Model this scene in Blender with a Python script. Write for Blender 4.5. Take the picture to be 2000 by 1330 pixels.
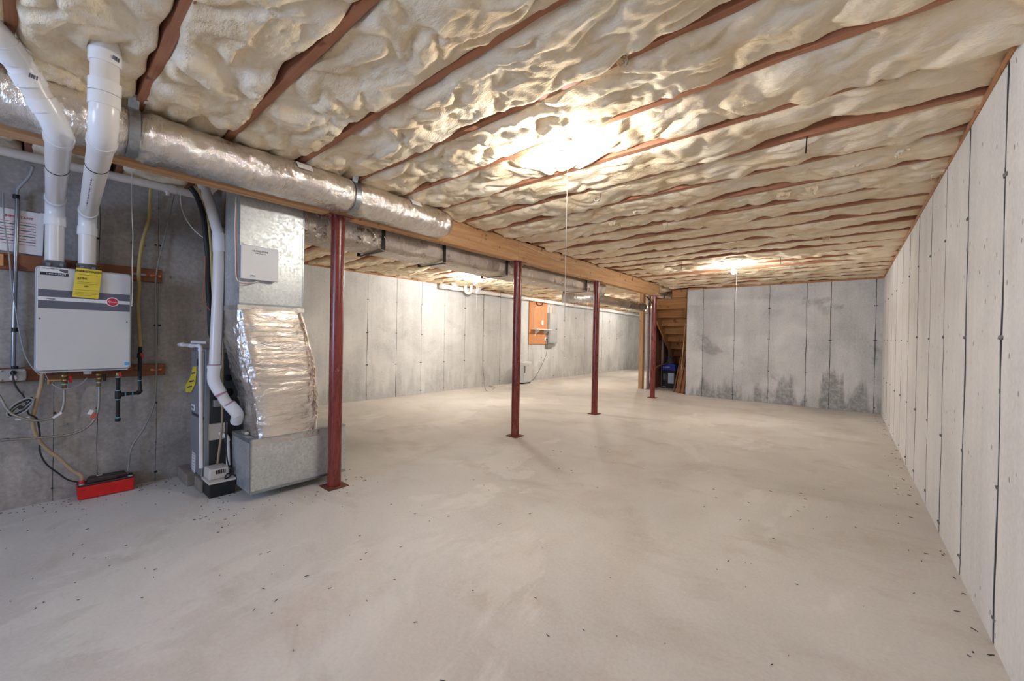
import bpy, bmesh, math, random
import numpy as np
from mathutils import Vector, Matrix, Euler

for o in list(bpy.data.objects):
    bpy.data.objects.remove(o, do_unlink=True)
SC = bpy.context.scene
COL = SC.collection
R = math.radians
random.seed(7)

# ------------------------------------------------------------------ camera
cam_d = bpy.data.cameras.new('camera')
cam = bpy.data.objects.new('camera', cam_d)
COL.objects.link(cam)
cam_d.sensor_width = 36.0
cam_d.lens = 36.0 * 780.86 / 2000.0
cam_d.clip_start = 0.02
cam_d.clip_end = 200
YAW, PITCH, ROLL = 0.6964, -0.0065, 0.0179
_f = Vector((-math.sin(YAW) * math.cos(PITCH), math.cos(YAW) * math.cos(PITCH), math.sin(PITCH)))
_r = Vector((math.cos(YAW), math.sin(YAW), 0))
_u = _r.cross(_f)
_r2 = _r * math.cos(ROLL) + _u * math.sin(ROLL)
_u2 = -_r * math.sin(ROLL) + _u * math.cos(ROLL)
_m = Matrix((_r2, _u2, -_f)).transposed().to_4x4()
_m.translation = Vector((0, 0, 1.255))
cam.matrix_world = _m
SC.camera = cam

# ------------------------------------------------------------------ world, daylight, exposure
W = bpy.data.worlds.new('world')
SC.world = W
W.use_nodes = True
W.node_tree.nodes['Background'].inputs[0].default_value = (0.55, 0.72, 1.0, 1)
W.node_tree.nodes['Background'].inputs[1].default_value = 1.0

BULB_W = 95.0
DAY_W = 34.0
def area_light(name, loc, rot, sx, sy, power, color):
    d = bpy.data.lights.new(name, 'AREA')
    d.shape = 'RECTANGLE'; d.size = sx; d.size_y = sy
    d.energy = power; d.color = color
    o = bpy.data.objects.new(name, d); COL.objects.link(o)
    o.location = loc; o.rotation_euler = rot
    return o
# daylight coming in through the open hatch window in the wall behind the photographer
area_light('daylight', (-2.2, -3.36, 1.62), (R(90), 0, 0), 1.5, 1.2, DAY_W, (0.42, 0.60, 1.0))
VS = SC.view_settings
VS.view_transform = 'Standard'
VS.look = 'None'
VS.gamma = 1.0
VS.use_curve_mapping = False
VS.exposure = 1.3

# ------------------------------------------------------------------ helpers
def S(h):
    h = h.lstrip('#')
    v = [int(h[i:i + 2], 16) / 255 for i in (0, 2, 4)]
    return tuple(((c / 12.92) if c <= 0.04045 else ((c + 0.055) / 1.055) ** 2.4) for c in v)

MATS = {}
class NT:
    def __init__(s, name):
        s.m = bpy.data.materials.new(name); s.m.use_nodes = True
        s.t = s.m.node_tree; s.b = s.t.nodes['Principled BSDF']
        MATS[name] = s.m
    def n(s, kind, **kw):
        x = s.t.nodes.new(kind)
        for k, v in kw.items():
            if k.startswith('i_'):
                x.inputs[k[2:].replace('_', ' ')].default_value = v
            else:
                setattr(x, k, v)
        return x
    def l(s, a, b): s.t.links.new(a, b)
    def coord(s, scale=(1, 1, 1)):
        tc = s.n('ShaderNodeTexCoord'); mp = s.n('ShaderNodeMapping')
        mp.inputs['Scale'].default_value = scale
        s.l(tc.outputs['Object'], mp.inputs['Vector'])
        return mp.outputs['Vector']
    def noise(s, scale, detail=4, rough=0.55, vec=None, dist=0.0):
        x = s.n('ShaderNodeTexNoise'); x.inputs['Scale'].default_value = scale
        x.inputs['Detail'].default_value = detail; x.inputs['Roughness'].default_value = rough
        x.inputs['Distortion'].default_value = dist
        if vec is not None: s.l(vec, x.inputs['Vector'])
        return x.outputs['Fac']
    def vor(s, scale, vec=None, feature='F1', out='Distance'):
        x = s.n('ShaderNodeTexVoronoi', feature=feature); x.inputs['Scale'].default_value = scale
        if vec is not None: s.l(vec, x.inputs['Vector'])
        return x.outputs[out]
    def ramp(s, fac, stops):
        x = s.n('ShaderNodeValToRGB'); e = x.color_ramp.elements
        while len(e) < len(stops): e.new(0.5)
        for i, (p, c) in enumerate(stops):
            e[i].position = p; e[i].color = (*c, 1) if len(c) == 3 else c
        s.l(fac, x.inputs['Fac']); return x.outputs['Color']
    def mix(s, fac, a, b, mode='MIX'):
        x = s.n('ShaderNodeMix', data_type='RGBA', blend_type=mode)
        for v, i in ((fac, 0), (a, 6), (b, 7)):
            if hasattr(v, 'links') or hasattr(v, 'is_linked'): s.l(v, x.inputs[i])
            elif isinstance(v, tuple): x.inputs[i].default_value = (*v, 1) if len(v) == 3 else v
            else: x.inputs[i].default_value = v
        return x.outputs[2]
    def math(s, op, a, b=0.0):
        x = s.n('ShaderNodeMath', operation=op)
        for v, i in ((a, 0), (b, 1)):
            if hasattr(v, 'is_linked'): s.l(v, x.inputs[i])
            else: x.inputs[i].default_value = v
        return x.outputs[0]
    def bump(s, h, strength=0.3, dist=0.01, prev=None):
        x = s.n('ShaderNodeBump'); x.inputs['Strength'].default_value = strength
        x.inputs['Distance'].default_value = dist
        s.l(h, x.inputs['Height'])
        if prev is not None: s.l(prev, x.inputs['Normal'])
        return x.outputs['Normal']
    def out(s, color=None, rough=None, metal=None, normal=None, spec=None):
        for v, k in ((color, 'Base Color'), (rough, 'Roughness'), (metal, 'Metallic'), (normal, 'Normal'), (spec, 'Specular IOR Level')):
            if v is None: continue
            if hasattr(v, 'is_linked'): s.l(v, s.b.inputs[k])
            elif isinstance(v, tuple): s.b.inputs[k].default_value = (*v, 1)
            else: s.b.inputs[k].default_value = v
        return s.m

def simple(name, col, rough=0.5, metal=0.0, var=0.12, vscale=6.0, bump=0.0, bscale=60.0, spec=0.5):
    k = NT(name); v = k.coord()
    nz = k.noise(vscale, 5, 0.6, v)
    c = k.ramp(nz, [(0.3, tuple(x * (1 - var) for x in col)), (0.7, tuple(min(1, x * (1 + var)) for x in col))])
    nm = k.bump(k.noise(bscale, 4, 0.6, v), bump, 0.004) if bump else None
    return k.out(c, rough, metal, nm, spec)

def wood(name, c1, c2, axis, rough=0.65, dark=None, spots=0.62):
    k = NT(name)
    sc = [14.0, 14.0, 14.0]; sc[axis] = 0.9
    v = k.coord(tuple(sc))
    g = k.noise(1.6, 6, 0.65, v, 0.7)
    c = k.ramp(g, [(0.28, c1), (0.72, c2)])
    sc2 = [60.0, 60.0, 60.0]; sc2[axis] = 3.0
    fine = k.noise(1.0, 3, 0.5, k.coord(tuple(sc2)))
    c = k.mix(k.math('MULTIPLY', fine, 0.35), c, tuple(x * 0.55 for x in c1))
    sp = k.noise(9.0, 2, 0.5, k.coord())
    m = k.ramp(sp, [(spots, (0, 0, 0)), (spots + 0.06, (1, 1, 1))])
    c = k.mix(k.math('MULTIPLY', m, 0.65), c, dark or tuple(x * 0.25 for x in c1))
    bn = k.bump(fine, 0.25, 0.003)
    return k.out(c, rough, 0.0, bn, 0.3)

def concrete(name, dark, light, stain=0.0, pits=0.5, tone=0.10, streak=0.35):
    k = NT(name); v = k.coord()
    big = k.noise(1.1, 5, 0.62, v, 0.4)
    c = k.ramp(big, [(0.30, dark), (0.68, light)])
    st = k.noise(1.0, 5, 0.6, k.coord((5.0, 5.0, 0.35)))
    c = k.mix(k.math('MULTIPLY', k.ramp(st, [(0.42, (0, 0, 0)), (0.75, (1, 1, 1))]), streak), c, tuple(x * 0.62 for x in dark))
    fine = k.noise(38, 3, 0.7, v)
    c = k.mix(0.22, c, k.ramp(fine, [(0.3, (0.15, 0.15, 0.15)), (0.7, (0.9, 0.9, 0.9))]), 'OVERLAY')
    # small air holes left by the pour: irregular, only in some cells
    pv = k.coord((1.0, 1.0, 0.6))
    x = k.n('ShaderNodeTexVoronoi'); x.inputs['Scale'].default_value = 24; k.l(pv, x.inputs['Vector'])
    sel = k.math('GREATER_THAN', x.outputs['Color'], 0.80)
    pit = k.math('MULTIPLY', k.math('LESS_THAN', x.outputs['Distance'], 0.17), sel)
    c = k.mix(k.math('MULTIPLY', pit, pits), c, tuple(y * 0.28 for y in dark))
    if stain:
        # damp marks with their own drip shapes
        sx = k.n('ShaderNodeSeparateXYZ'); k.l(k.coord(), sx.inputs[0])
        dn = k.noise(1.0, 5, 0.6, k.coord((3.2, 3.2, 0.45)), 0.3)
        hz = k.math('MULTIPLY', sx.outputs[2], -0.34)
        mm = k.math('ADD', dn, hz)
        m1 = k.ramp(mm, [(0.36, (0, 0, 0)), (0.45, (1, 1, 1))])
        pn = k.noise(1.4, 4, 0.55, k.coord((1, 1, 1.2)), 0.6)
        m2 = k.ramp(pn, [(0.60, (0, 0, 0)), (0.68, (1, 1, 1))])
        mk = k.math('MAXIMUM', m1, k.math('MULTIPLY', m2, 0.7))
        brk = k.noise(16, 4, 0.7, v)
        mk = k.math('MULTIPLY', mk, k.ramp(brk, [(0.3, (0.35, 0.35, 0.35)), (0.6, (1, 1, 1))]))
        c = k.mix(k.math('MULTIPLY', mk, stain), c, tuple(y * 0.42 for y in dark))
    oi = k.n('ShaderNodeObjectInfo')
    tv = k.ramp(oi.outputs['Random'], [(0.0, (1 - tone,) * 3), (1.0, (1 + tone * 0.0,) * 3)])
    c = k.mix(1.0, c, tv, 'MULTIPLY')
    b1 = k.bump(fine, 0.18, 0.004)
    return k.out(c, 0.82, 0.0, b1, 0.25)

def foil(name, base, rough=0.3, stretch=(1, 1, 1), strength=0.5, scale=22.0):
    k = NT(name); v = k.coord(stretch)
    a = k.noise(scale, 5, 0.65, v, 1.2)
    vo = k.vor(scale * 0.55, v, 'SMOOTH_F1')
    h = k.math('ADD', a, k.math('MULTIPLY', vo, 0.7))
    c = k.ramp(k.noise(3.0, 4, 0.6, k.coord()), [(0.35, tuple(x * 0.78 for x in base)), (0.65, base)])
    rr = k.ramp(k.noise(6.0, 3, 0.5, k.coord()), [(0.35, (rough * 0.7,) * 3), (0.65, (rough * 1.4,) * 3)])
    f2 = k.noise(scale * 3.5, 4, 0.6, v, 0.8)
    return k.out(c, rr, 0.92, k.bump(f2, strength * 0.5, 0.008, k.bump(h, strength, 0.03)), 0.5)

def galv(name, base, rough=0.42, tint=0.25, metal=0.85):
    k = NT(name); v = k.coord()
    x = k.n('ShaderNodeTexVoronoi'); x.inputs['Scale'].default_value = 70; k.l(v, x.inputs['Vector'])
    sep = k.n('ShaderNodeSeparateColor'); k.l(x.outputs['Color'], sep.inputs[0])
    c = k.ramp(sep.outputs[0], [(0.0, tuple(y * (1 - tint) for y in base)), (1.0, base)])
    ob = k.noise(4.0, 5, 0.65, v)
    c = k.mix(k.math('MULTIPLY', k.ramp(ob, [(0.45, (0, 0, 0)), (0.7, (1, 1, 1))]), 0.35), c, tuple(y * 0.55 for y in base))
    rr = k.ramp(sep.outputs[1], [(0, (rough * 0.8,) * 3), (1, (rough * 1.25,) * 3)])
    return k.out(c, rr, metal, None, 0.5)

# ------------------------------------------------------------------ materials
def floor_mat():
    k = NT('floor_concrete'); v = k.coord()
    a = k.noise(0.55, 6, 0.62, v, 0.5)
    c = k.ramp(a, [(0.30, S('#b8b2ab')), (0.50, S('#c8c3bc')), (0.72, S('#d6d2cc'))])
    b = k.noise(2.3, 7, 0.68, k.coord((0.6, 1.0, 1.0)), 0.4)
    c = k.mix(k.math('MULTIPLY', k.ramp(b, [(0.52, (0, 0, 0)), (0.66, (1, 1, 1))]), 0.38), c, S('#a89a8c'))
    w = k.noise(0.9, 7, 0.66, k.coord((1.0, 0.6, 1.0)), 0.5)
    c = k.mix(k.math('MULTIPLY', k.ramp(w, [(0.56, (0, 0, 0)), (0.59, (1, 1, 1))]), 0.42), c, S('#ddd8d1'))
    t = k.noise(0.8, 4, 0.6, k.coord((1.6, 0.5, 1)), 0.5)
    c = k.mix(k.math('MULTIPLY', k.ramp(t, [(0.56, (0, 0, 0)), (0.72, (1, 1, 1))]), 0.28), c, S('#b89c86'))
    sc = k.noise(1.0, 6, 0.75, k.coord((9, 26, 1)), 0.8)
    c = k.mix(k.math('MULTIPLY', k.ramp(sc, [(0.62, (0, 0, 0)), (0.72, (1, 1, 1))]), 0.22), c, S('#8d8176'))
    f = k.noise(60, 3, 0.7, v)
    c = k.mix(0.12, c, k.ramp(f, [(0.3, (0.2, 0.2, 0.2)), (0.7, (0.85, 0.85, 0.85))]), 'OVERLAY')
    m = k.noise(7, 4, 0.7, v)
    h = k.math('ADD', k.math('MULTIPLY', f, 0.25), m)
    return k.out(c, 0.62, 0.0, k.bump(h, 0.12, 0.006), 0.35)
FLOOR = floor_mat()
C_RIGHT = concrete('concrete_right', S('#d6d6d6'), S('#ecebea'), 0.0, 0.75, 0.05, 0.25)
C_BACK = concrete('concrete_back', S('#bcbec0'), S('#e2e3e4'), 0.80, 0.45, 0.06, 0.25)
C_LEFT = concrete('concrete_left', S('#c9cbcb'), S('#ebeceb'), 0.30, 0.35, 0.07, 0.30)
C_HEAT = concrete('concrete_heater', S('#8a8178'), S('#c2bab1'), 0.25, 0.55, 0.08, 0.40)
SEAM = simple('seam_dark_concrete', S('#303134'), 0.9, 0, 0.25, 20)  # dark backing that shows in the joints between wall panels
TIE = simple('tie_iron', S('#77787a'), 0.8, 0.2, 0.3, 30)
TIE_D = simple('tie_iron_dark', S('#3a3b3d'), 0.8, 0.2, 0.3, 30)
JOIST = wood('joist_wood', S('#a26a4e'), S('#c78f70'), 0, 0.7, S('#2c1710'), 0.66)
BEAM = wood('beam_wood', S('#c18d5e'), S('#e3ba8c'), 1, 0.62, S('#4a2c16'), 0.66)
BOARD = wood('board_wood', S('#7c4a30'), S('#a36a48'), 1, 0.68)
STAIR = wood('stair_wood', S('#9a6a42'), S('#c0905f'), 0, 0.66, S('#3b2110'), 0.64)
STUD = wood('stud_wood', S('#b58c66'), S('#d5b18c'), 2, 0.68, S('#5b3a22'), 0.66)
PLANK = wood('plank_wood', S('#6f4a30'), S('#93694a'), 2, 0.7)
PLY = wood('plywood', S('#cc8856'), S('#e0a678'), 2, 0.66, S('#8a4a20'), 0.70)
DECK = simple('deck_board', S('#5a4030'), 0.8)
def insul():
    k = NT('insulation_fibre'); v = k.coord()
    a = k.noise(2.6, 5, 0.62, v, 0.6)
    c = k.ramp(a, [(0.30, S('#dcc19a')), (0.46, S('#f0dcbb')), (0.70, S('#f9eed9'))])
    t = k.noise(5.5, 5, 0.6, v, 0.5)
    c = k.mix(k.math('MULTIPLY', k.ramp(t, [(0.56, (0, 0, 0)), (0.74, (1, 1, 1))]), 0.45), c, S('#c6a878'))
    f1 = k.noise(1.0, 4, 0.72, k.coord((30, 70, 70)), 0.0)
    f2 = k.noise(1.0, 5, 0.7, k.coord((7, 11, 11)), 0.0)
    c = k.mix(0.25, c, k.ramp(f1, [(0.3, (0.25, 0.22, 0.18)), (0.7, (0.8, 0.8, 0.8))]), 'OVERLAY')
    n1 = k.bump(f2, 0.42, 0.04)
    n2 = k.bump(f1, 0.55, 0.010, n1)
    return k.out(c, 0.95, 0.0, n2, 0.1)
INS = insul()
def post_mat():
    k = NT('post_red_paint'); v = k.coord()
    a = k.noise(1.0, 6, 0.65, k.coord((14, 14, 2.0)), 0.6)
    c = k.ramp(a, [(0.28, S('#471511')), (0.5, S('#77261b')), (0.72, S('#923826'))])
    ch = k.noise(9, 5, 0.7, v)
    c = k.mix(k.math('MULTIPLY', k.ramp(ch, [(0.66, (0, 0, 0)), (0.70, (1, 1, 1))]), 0.5), c, S('#b98d7c'))
    return k.out(c, k.ramp(a, [(0.3, (0.2,) * 3), (0.7, (0.36,) * 3)]), 0.0, k.bump(a, 0.08, 0.004), 0.7)
POST = post_mat()
RUST = simple('rusty_plate', S('#6d3d2a'), 0.75, 0.2, 0.35, 25)
FOIL_D = foil('duct_foil', S('#f2ece4'), 0.13, (1.0, 2.6, 1.0), 0.45, 12)
FOIL_T = foil('trunk_foil', S('#d6cabc'), 0.34, (1.0, 2.4, 1.0), 0.6, 14)
FOIL_W = foil('wrap_foil', S('#f2ebe1'), 0.13, (0.8, 0.8, 2.0), 0.40, 10)
FOIL_S = foil('flex_foil', S('#d8d5d0'), 0.25, (1, 1, 1), 0.3, 30)
GALV = galv('galvanised_steel', S('#d2d5d3'), 0.40, 0.2, 0.62)
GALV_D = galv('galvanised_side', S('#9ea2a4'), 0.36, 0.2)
STRAP = galv('strap_metal', S('#a7adb1'), 0.35, 0.15)
HANGER = simple('dark_hanger', S('#2e2a27'), 0.6, 0.4)
PVC = simple('pvc_white', S('#e6dfd8'), 0.28, 0, 0.02, 2, spec=0.5)
PVC2 = simple('pvc_fitting', S('#ece9e6'), 0.25, 0, 0.02, 2, spec=0.5)
PVC_W = simple('pvc_drain', S('#d9cdc0'), 0.35, 0, 0.04, 3)
PRIMER = simple('purple_primer', S('#b9879a'), 0.4, 0, 0.2, 20)
INK = simple('black_ink', S('#26262a'), 0.6, 0, 0.05)
HEATER = simple('heater_enamel', S('#c9c6c2'), 0.38, 0, 0.03, 3)
HEAT_E = simple('heater_edge', S('#b3b1b0'), 0.4, 0, 0.03, 3)
BAND = simple('band_slate', S('#5c5d68'), 0.45, 0, 0.04)
BANDW = simple('band_white', S('#dedbd8'), 0.4, 0, 0.03)
RED = simple('logo_red', S('#c41f36'), 0.4, 0, 0.04)
WHITE = simple('white_plastic', S('#e4e3e1'), 0.4, 0, 0.03)
PAPER = simple('white_paper', S('#e2dcd8'), 0.75, 0, 0.05, 9)
YELLOW = simple('yellow_paper', S('#e3c940'), 0.7, 0, 0.06, 8)
BLUE = simple('blue_sticker', S('#3f9ad0'), 0.5, 0, 0.06)
STEELB = simple('collar_steel', S('#8a9098'), 0.3, 0.8, 0.1)
BRASS = simple('brass', S('#a98a5c'), 0.35, 0.85, 0.15, 25)
COPPER = simple('copper', S('#d07f5c'), 0.3, 0.9, 0.15, 25)
VRED = simple('valve_red', S('#c8232a'), 0.4, 0, 0.08)
BLACKI = simple('black_iron', S('#2a2826'), 0.5, 0.5, 0.25, 25)
TAPE = simple('blue_thread_tape', S('#79b4c4'), 0.6, 0, 0.1)
BLACK = simple('black_rubber', S('#1d1c1c'), 0.55, 0, 0.15)
DARK = simple('dark_void', S('#141312'), 0.9, 0, 0.1)
HOSE = simple('braided_hose', S('#9c958c'), 0.38, 0.75, 0.15, 120, 0.5, 240)
CONDUIT = simple('conduit_grey', S('#8f8f90'), 0.32, 0.85, 0.12, 14)
CSST = simple('yellow_gas_jacket', S('#b59c62'), 0.5, 0, 0.1, 10)
TUBE_B = simple('beige_tube', S('#ab9272'), 0.4, 0, 0.1, 10)
TUBE_C = simple('clear_grey_tube', S('#8d877c'), 0.3, 0, 0.08, 10)
CORDW = simple('white_cord', S('#ddd6cc'), 0.7, 0, 0.05)
CORDG = simple('grey_cord', S('#9b9a97'), 0.6, 0, 0.05)
PUMPR = simple('pump_red', S('#c8160f'), 0.45, 0, 0.12, 18)
PUMPD = simple('pump_dark', S('#3a2a28'), 0.55, 0, 0.1)
FURN = simple('furnace_grey', S('#939594'), 0.4, 0.3, 0.06, 4)
FURN_D = simple('furnace_dark', S('#454648'), 0.5, 0.3, 0.12, 6)
CINDER = simple('cinder_block', S('#8a7e72'), 0.95, 0, 0.2, 15, 0.6, 45)
EBOX = simple('cast_box', S('#a9a5a1'), 0.5, 0.5, 0.1, 20)
EPANEL = simple('panel_grey', S('#b9bcbb'), 0.45, 0.2, 0.04)
DEHU = simple('dehumidifier_white', S('#d3d4d3'), 0.45, 0, 0.03)
ROMEX = simple('cable_cream', S('#d8c59e'), 0.6, 0, 0.08)
PEXR = simple('red_pex', S('#b5593a'), 0.5, 0, 0.12)
CARTB = simple('carton_blue', S('#1f3fb4'), 0.5, 0, 0.08)
CARTK = simple('carton_black', S('#17181b'), 0.55, 0, 0.1)
CARTW = simple('carton_pale', S('#aebfdd'), 0.6, 0, 0.05)
PORC = simple('porcelain', S('#eeeae4'), 0.3, 0, 0.02)
SILL = wood('sill_wood', S('#a97550'), S('#c79770'), 1, 0.7)
PINK = wood('faded_stud', S('#b7a0a6'), S('#cfb9bd'), 2, 0.75, S('#4a2a3a'), 0.64)
DEBRIS = simple('debris', S('#4d443b'), 0.9, 0, 0.3, 40)
def bulb_mat():
    k = NT('bulb_glow')
    k.b.inputs['Base Color'].default_value = (1, 1, 1, 1)
    k.b.inputs['Emission Color'].default_value = (1.0, 0.93, 0.84, 1)
    k.b.inputs['Emission Strength'].default_value = 14.0
    return k.m
GLOW = bulb_mat()

# ------------------------------------------------------------------ mesh builder
def smooth_path(pts, n=8):
    p = [Vector(q) for q in pts]
    if len(p) < 3: return p
    out = []
    for i in range(len(p) - 1):
        p0 = p[max(i - 1, 0)]; p1 = p[i]; p2 = p[i + 1]; p3 = p[min(i + 2, len(p) - 1)]
        for k in range(n):
            t = k / n
            out.append(0.5 * ((2 * p1) + (p2 - p0) * t + (2 * p0 - 5 * p1 + 4 * p2 - p3) * t * t + (3 * p1 - p0 - 3 * p2 + p3) * t ** 3))
    out.append(p[-1]); return out

class MB:
    def __init__(s):
        s.v = []; s.f = []; s.sm = []; s.mi = []; s.cur = 0
    def add(s, vs, fs, smooth=False):
        b = len(s.v); s.v += [tuple(x) for x in vs]
        for f in fs:
            s.f.append(tuple(b + i for i in f)); s.sm.append(smooth); s.mi.append(s.cur)
        return s
    def box(s, x0, x1, y0, y1, z0, z1):
        v = [(x, y, z) for z in (z0, z1) for y in (y0, y1) for x in (x0, x1)]
        return s.add(v, [(0, 2, 3, 1), (4, 5, 7, 6), (0, 1, 5, 4), (2, 6, 7, 3), (0, 4, 6, 2), (1, 3, 7, 5)])
    def obox(s, c, size, rot=(0, 0, 0)):
        m = Euler(rot).to_matrix(); c = Vector(c); h = [q / 2 for q in size]
        v = [c + m @ Vector((x * h[0], y * h[1], z * h[2])) for z in (-1, 1) for y in (-1, 1) for x in (-1, 1)]
        return s.add(v, [(0, 2, 3, 1), (4, 5, 7, 6), (0, 1, 5, 4), (2, 6, 7, 3), (0, 4, 6, 2), (1, 3, 7, 5)])
    def tube(s, path, r, n=12, caps=True, closed=False, squash=None):
        p = [Vector(q) for q in path]; N = len(p)
        rad = r if isinstance(r, (list, tuple)) else [r] * N
        rings = []; ref = None
        for i in range(N):
            t = (p[min(i + 1, N - 1)] - p[max(i - 1, 0)])
            if t.length < 1e-9: t = Vector((0, 0, 1))
            t.normalize()
            if ref is None:
                a = Vector((0, 0, 1)) if abs(t.z) < 0.9 else Vector((1, 0, 0))
                ref = (a - t * a.dot(t)).normalized()
            else:
                ref = (ref - t * ref.dot(t)).normalized()
            bi = t.cross(ref)
            rings.append([p[i] + (ref * math.cos(2 * math.pi * k / n) + bi * math.sin(2 * math.pi * k / n)) * rad[i] for k in range(n)])
        vs = [q for ring in rings for q in ring]; fs = []
        for i in range(N - 1):
            for k in range(n):
                a = i * n + k; b = i * n + (k + 1) % n
                fs.append((a, b, b + n, a + n))
        s.add(vs, fs, True)
        if caps:
            s.add(rings[0], [tuple(range(n))[::-1]]); s.add(rings[-1], [tuple(range(n))])
        return s
    def cyl(s, a, b, r, n=16, r2=None):
        return s.tube([a, b], [r, r if r2 is None else r2], n)
    def lathe(s, c, prof, n=20, axis='z'):
        c = Vector(c); vs = []; fs = []
        for (r, h) in prof:
            for k in range(n):
                a = 2 * math.pi * k / n
                q = (r * math.cos(a), r * math.sin(a), h)
                if axis == 'x': q = (h, q[0], q[1])
                elif axis == 'y': q = (q[1], h, q[0])
                vs.append(c + Vector(q))
        for i in range(len(prof) - 1):
            for k in range(n):
                a = i * n + k; b = i * n + (k + 1) % n
                fs.append((a, b, b + n, a + n))
        s.add(vs, fs, True)
        m = (len(prof) - 1) * n
        if prof[0][0] > 1e-4: s.add(vs[:n], [tuple(range(n))[::-1]])
        if prof[-1][0] > 1e-4: s.add(vs[m:], [tuple(range(n))])
        return s
    def prism(s, poly, axis, a, b):
        # poly: list of 2D points; axis 0: (y,z) along x; 1: (x,z) along y; 2: (x,y) along z
        def P(q, t):
            return [(t, q[0], q[1]), (q[0], t, q[1]), (q[0], q[1], t)][axis]
        n = len(poly)
        vs = [P(q, a) for q in poly] + [P(q, b) for q in poly]
        fs = [tuple(range(n))[::-1], tuple(range(n, 2 * n))]
        fs += [(i, (i + 1) % n, n + (i + 1) % n, n + i) for i in range(n)]
        return s.add(vs, fs)
    def grid(s, fn, nu, nv, smooth=True, flip=False):
        vs = [fn(i / nu, j / nv) for i in range(nu + 1) for j in range(nv + 1)]
        fs = []
        for i in range(nu):
            for j in range(nv):
                a = i * (nv + 1) + j
                q = (a, a + 1, a + nv + 2, a + nv + 1)
                fs.append(q[::-1] if flip else q)
        return s.add(vs, fs, smooth)
    def build(s, name, mat, parent=None, bevel=0.0, origin=None, fix=True, seg=2):
        me = bpy.data.meshes.new(name)
        if parent is not None: off = Vector(ORG[parent.name])
        elif origin is not None: off = Vector(origin)
        else:
            a = np.array(s.v); off = Vector(((a[:, 0].min() + a[:, 0].max()) / 2, (a[:, 1].min() + a[:, 1].max()) / 2, a[:, 2].min()))
        me.from_pydata([(x - off.x, y - off.y, z - off.z) for x, y, z in s.v], [], s.f)
        mats = mat if isinstance(mat, (list, tuple)) else [mat]
        for m in mats: me.materials.append(m)
        me.polygons.foreach_set('use_smooth', s.sm)
        if len(mats) > 1: me.polygons.foreach_set('material_index', s.mi)
        if fix:
            bm = bmesh.new(); bm.from_mesh(me); bmesh.ops.recalc_face_normals(bm, faces=bm.faces); bm.to_mesh(me); bm.free()
        me.update()
        o = bpy.data.objects.new(name, me); COL.objects.link(o)
        if parent is not None:
            o.parent = parent; o.location = (0, 0, 0) if True else off
        else:
            o.location = off
        ORG[o.name] = tuple(off)
        if bevel:
            md = o.modifiers.new('bevel', 'BEVEL'); md.width = bevel; md.segments = seg; md.limit_method = 'ANGLE'; md.angle_limit = R(40)
        return o
ORG = {}
def tag(o, label=None, cat=None, group=None, kind=None):
    if label: o['label'] = label
    if cat: o['category'] = cat
    if group: o['group'] = group
    if kind: o['kind'] = kind
    return o
def T(name, label, cat, loc, group=None):
    o = bpy.data.objects.new(name, None); COL.objects.link(o)
    o.empty_display_size = 0.1; o.location = loc
    ORG[o.name] = tuple(loc)
    return tag(o, label, cat, group)
def struct(o): return tag(o, kind='structure')
def bx(name, mat, parent, x0, x1, y0, y1, z0, z1, bevel=0.0, **kw):
    return MB().box(x0, x1, y0, y1, z0, z1).build(name, mat, parent, bevel, **kw)
def rrect(w, h, r, n=5):
    out = []
    for cx, cy, a0 in ((w / 2 - r, h / 2 - r, 0), (-w / 2 + r, h / 2 - r, 90), (-w / 2 + r, -h / 2 + r, 180), (w / 2 - r, -h / 2 + r, 270)):
        for k in range(n + 1):
            a = R(a0 + 90 * k / n); out.append((cx + r * math.cos(a), cy + r * math.sin(a)))
    return out
def text(name, body, mat, parent, loc, h, face='x', align='CENTER', shear=0.0, depth=0.0012, sx=1.0):
    cu = bpy.data.curves.new(name, 'FONT'); cu.body = body; cu.size = h * 1.4; cu.align_x = align; cu.align_y = 'CENTER'
    cu.extrude = depth; cu.shear = shear; cu.resolution_u = 2
    t = bpy.data.objects.new(name + '_tmp', cu); COL.objects.link(t)
    bpy.context.view_layer.update()
    me = bpy.data.meshes.new_from_object(t.evaluated_get(bpy.context.evaluated_depsgraph_get()))
    bpy.data.objects.remove(t, do_unlink=True)
    off = Vector(ORG[parent.name]); L = Vector(loc)
    for v in me.vertices:
        a, b, c = v.co.x * sx, v.co.y, v.co.z
        if face == 'x': q = Vector((c, a, b))
        elif face == '-y': q = Vector((a, -c, b))
        v.co = q + L - off
    me.materials.clear(); me.materials.append(mat)
    o = bpy.data.objects.new(name, me); COL.objects.link(o); o.parent = parent
    ORG[o.name] = tuple(off)
    return o

# ------------------------------------------------------------------ numpy noise
_P = np.random.RandomState(3).permutation(256); _P = np.concatenate([_P, _P, _P])
_G = np.random.RandomState(5).normal(size=(256, 3)); _G /= np.linalg.norm(_G, axis=1)[:, None]
def pn(x, y, z):
    x, y, z = np.broadcast_arrays(np.asarray(x, float), np.asarray(y, float), np.asarray(z, float))
    xi = np.floor(x).astype(int); yi = np.floor(y).astype(int); zi = np.floor(z).astype(int)
    xf = x - xi; yf = y - yi; zf = z - zi
    fu = lambda t: t * t * t * (t * (t * 6 - 15) + 10)
    u, v, w = fu(xf), fu(yf), fu(zf)
    def g(a, b, c):
        h = _P[(_P[(_P[(xi + a) & 255] + yi + b) & 255] + zi + c) & 255]
        q = _G[h]
        return q[..., 0] * (xf - a) + q[..., 1] * (yf - b) + q[..., 2] * (zf - c)
    l = lambda a, b, t: a + (b - a) * t
    return l(l(l(g(0, 0, 0), g(1, 0, 0), u), l(g(0, 1, 0), g(1, 1, 0), u), v),
             l(l(g(0, 0, 1), g(1, 0, 1), u), l(g(0, 1, 1), g(1, 1, 1), u), v), w)

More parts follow.
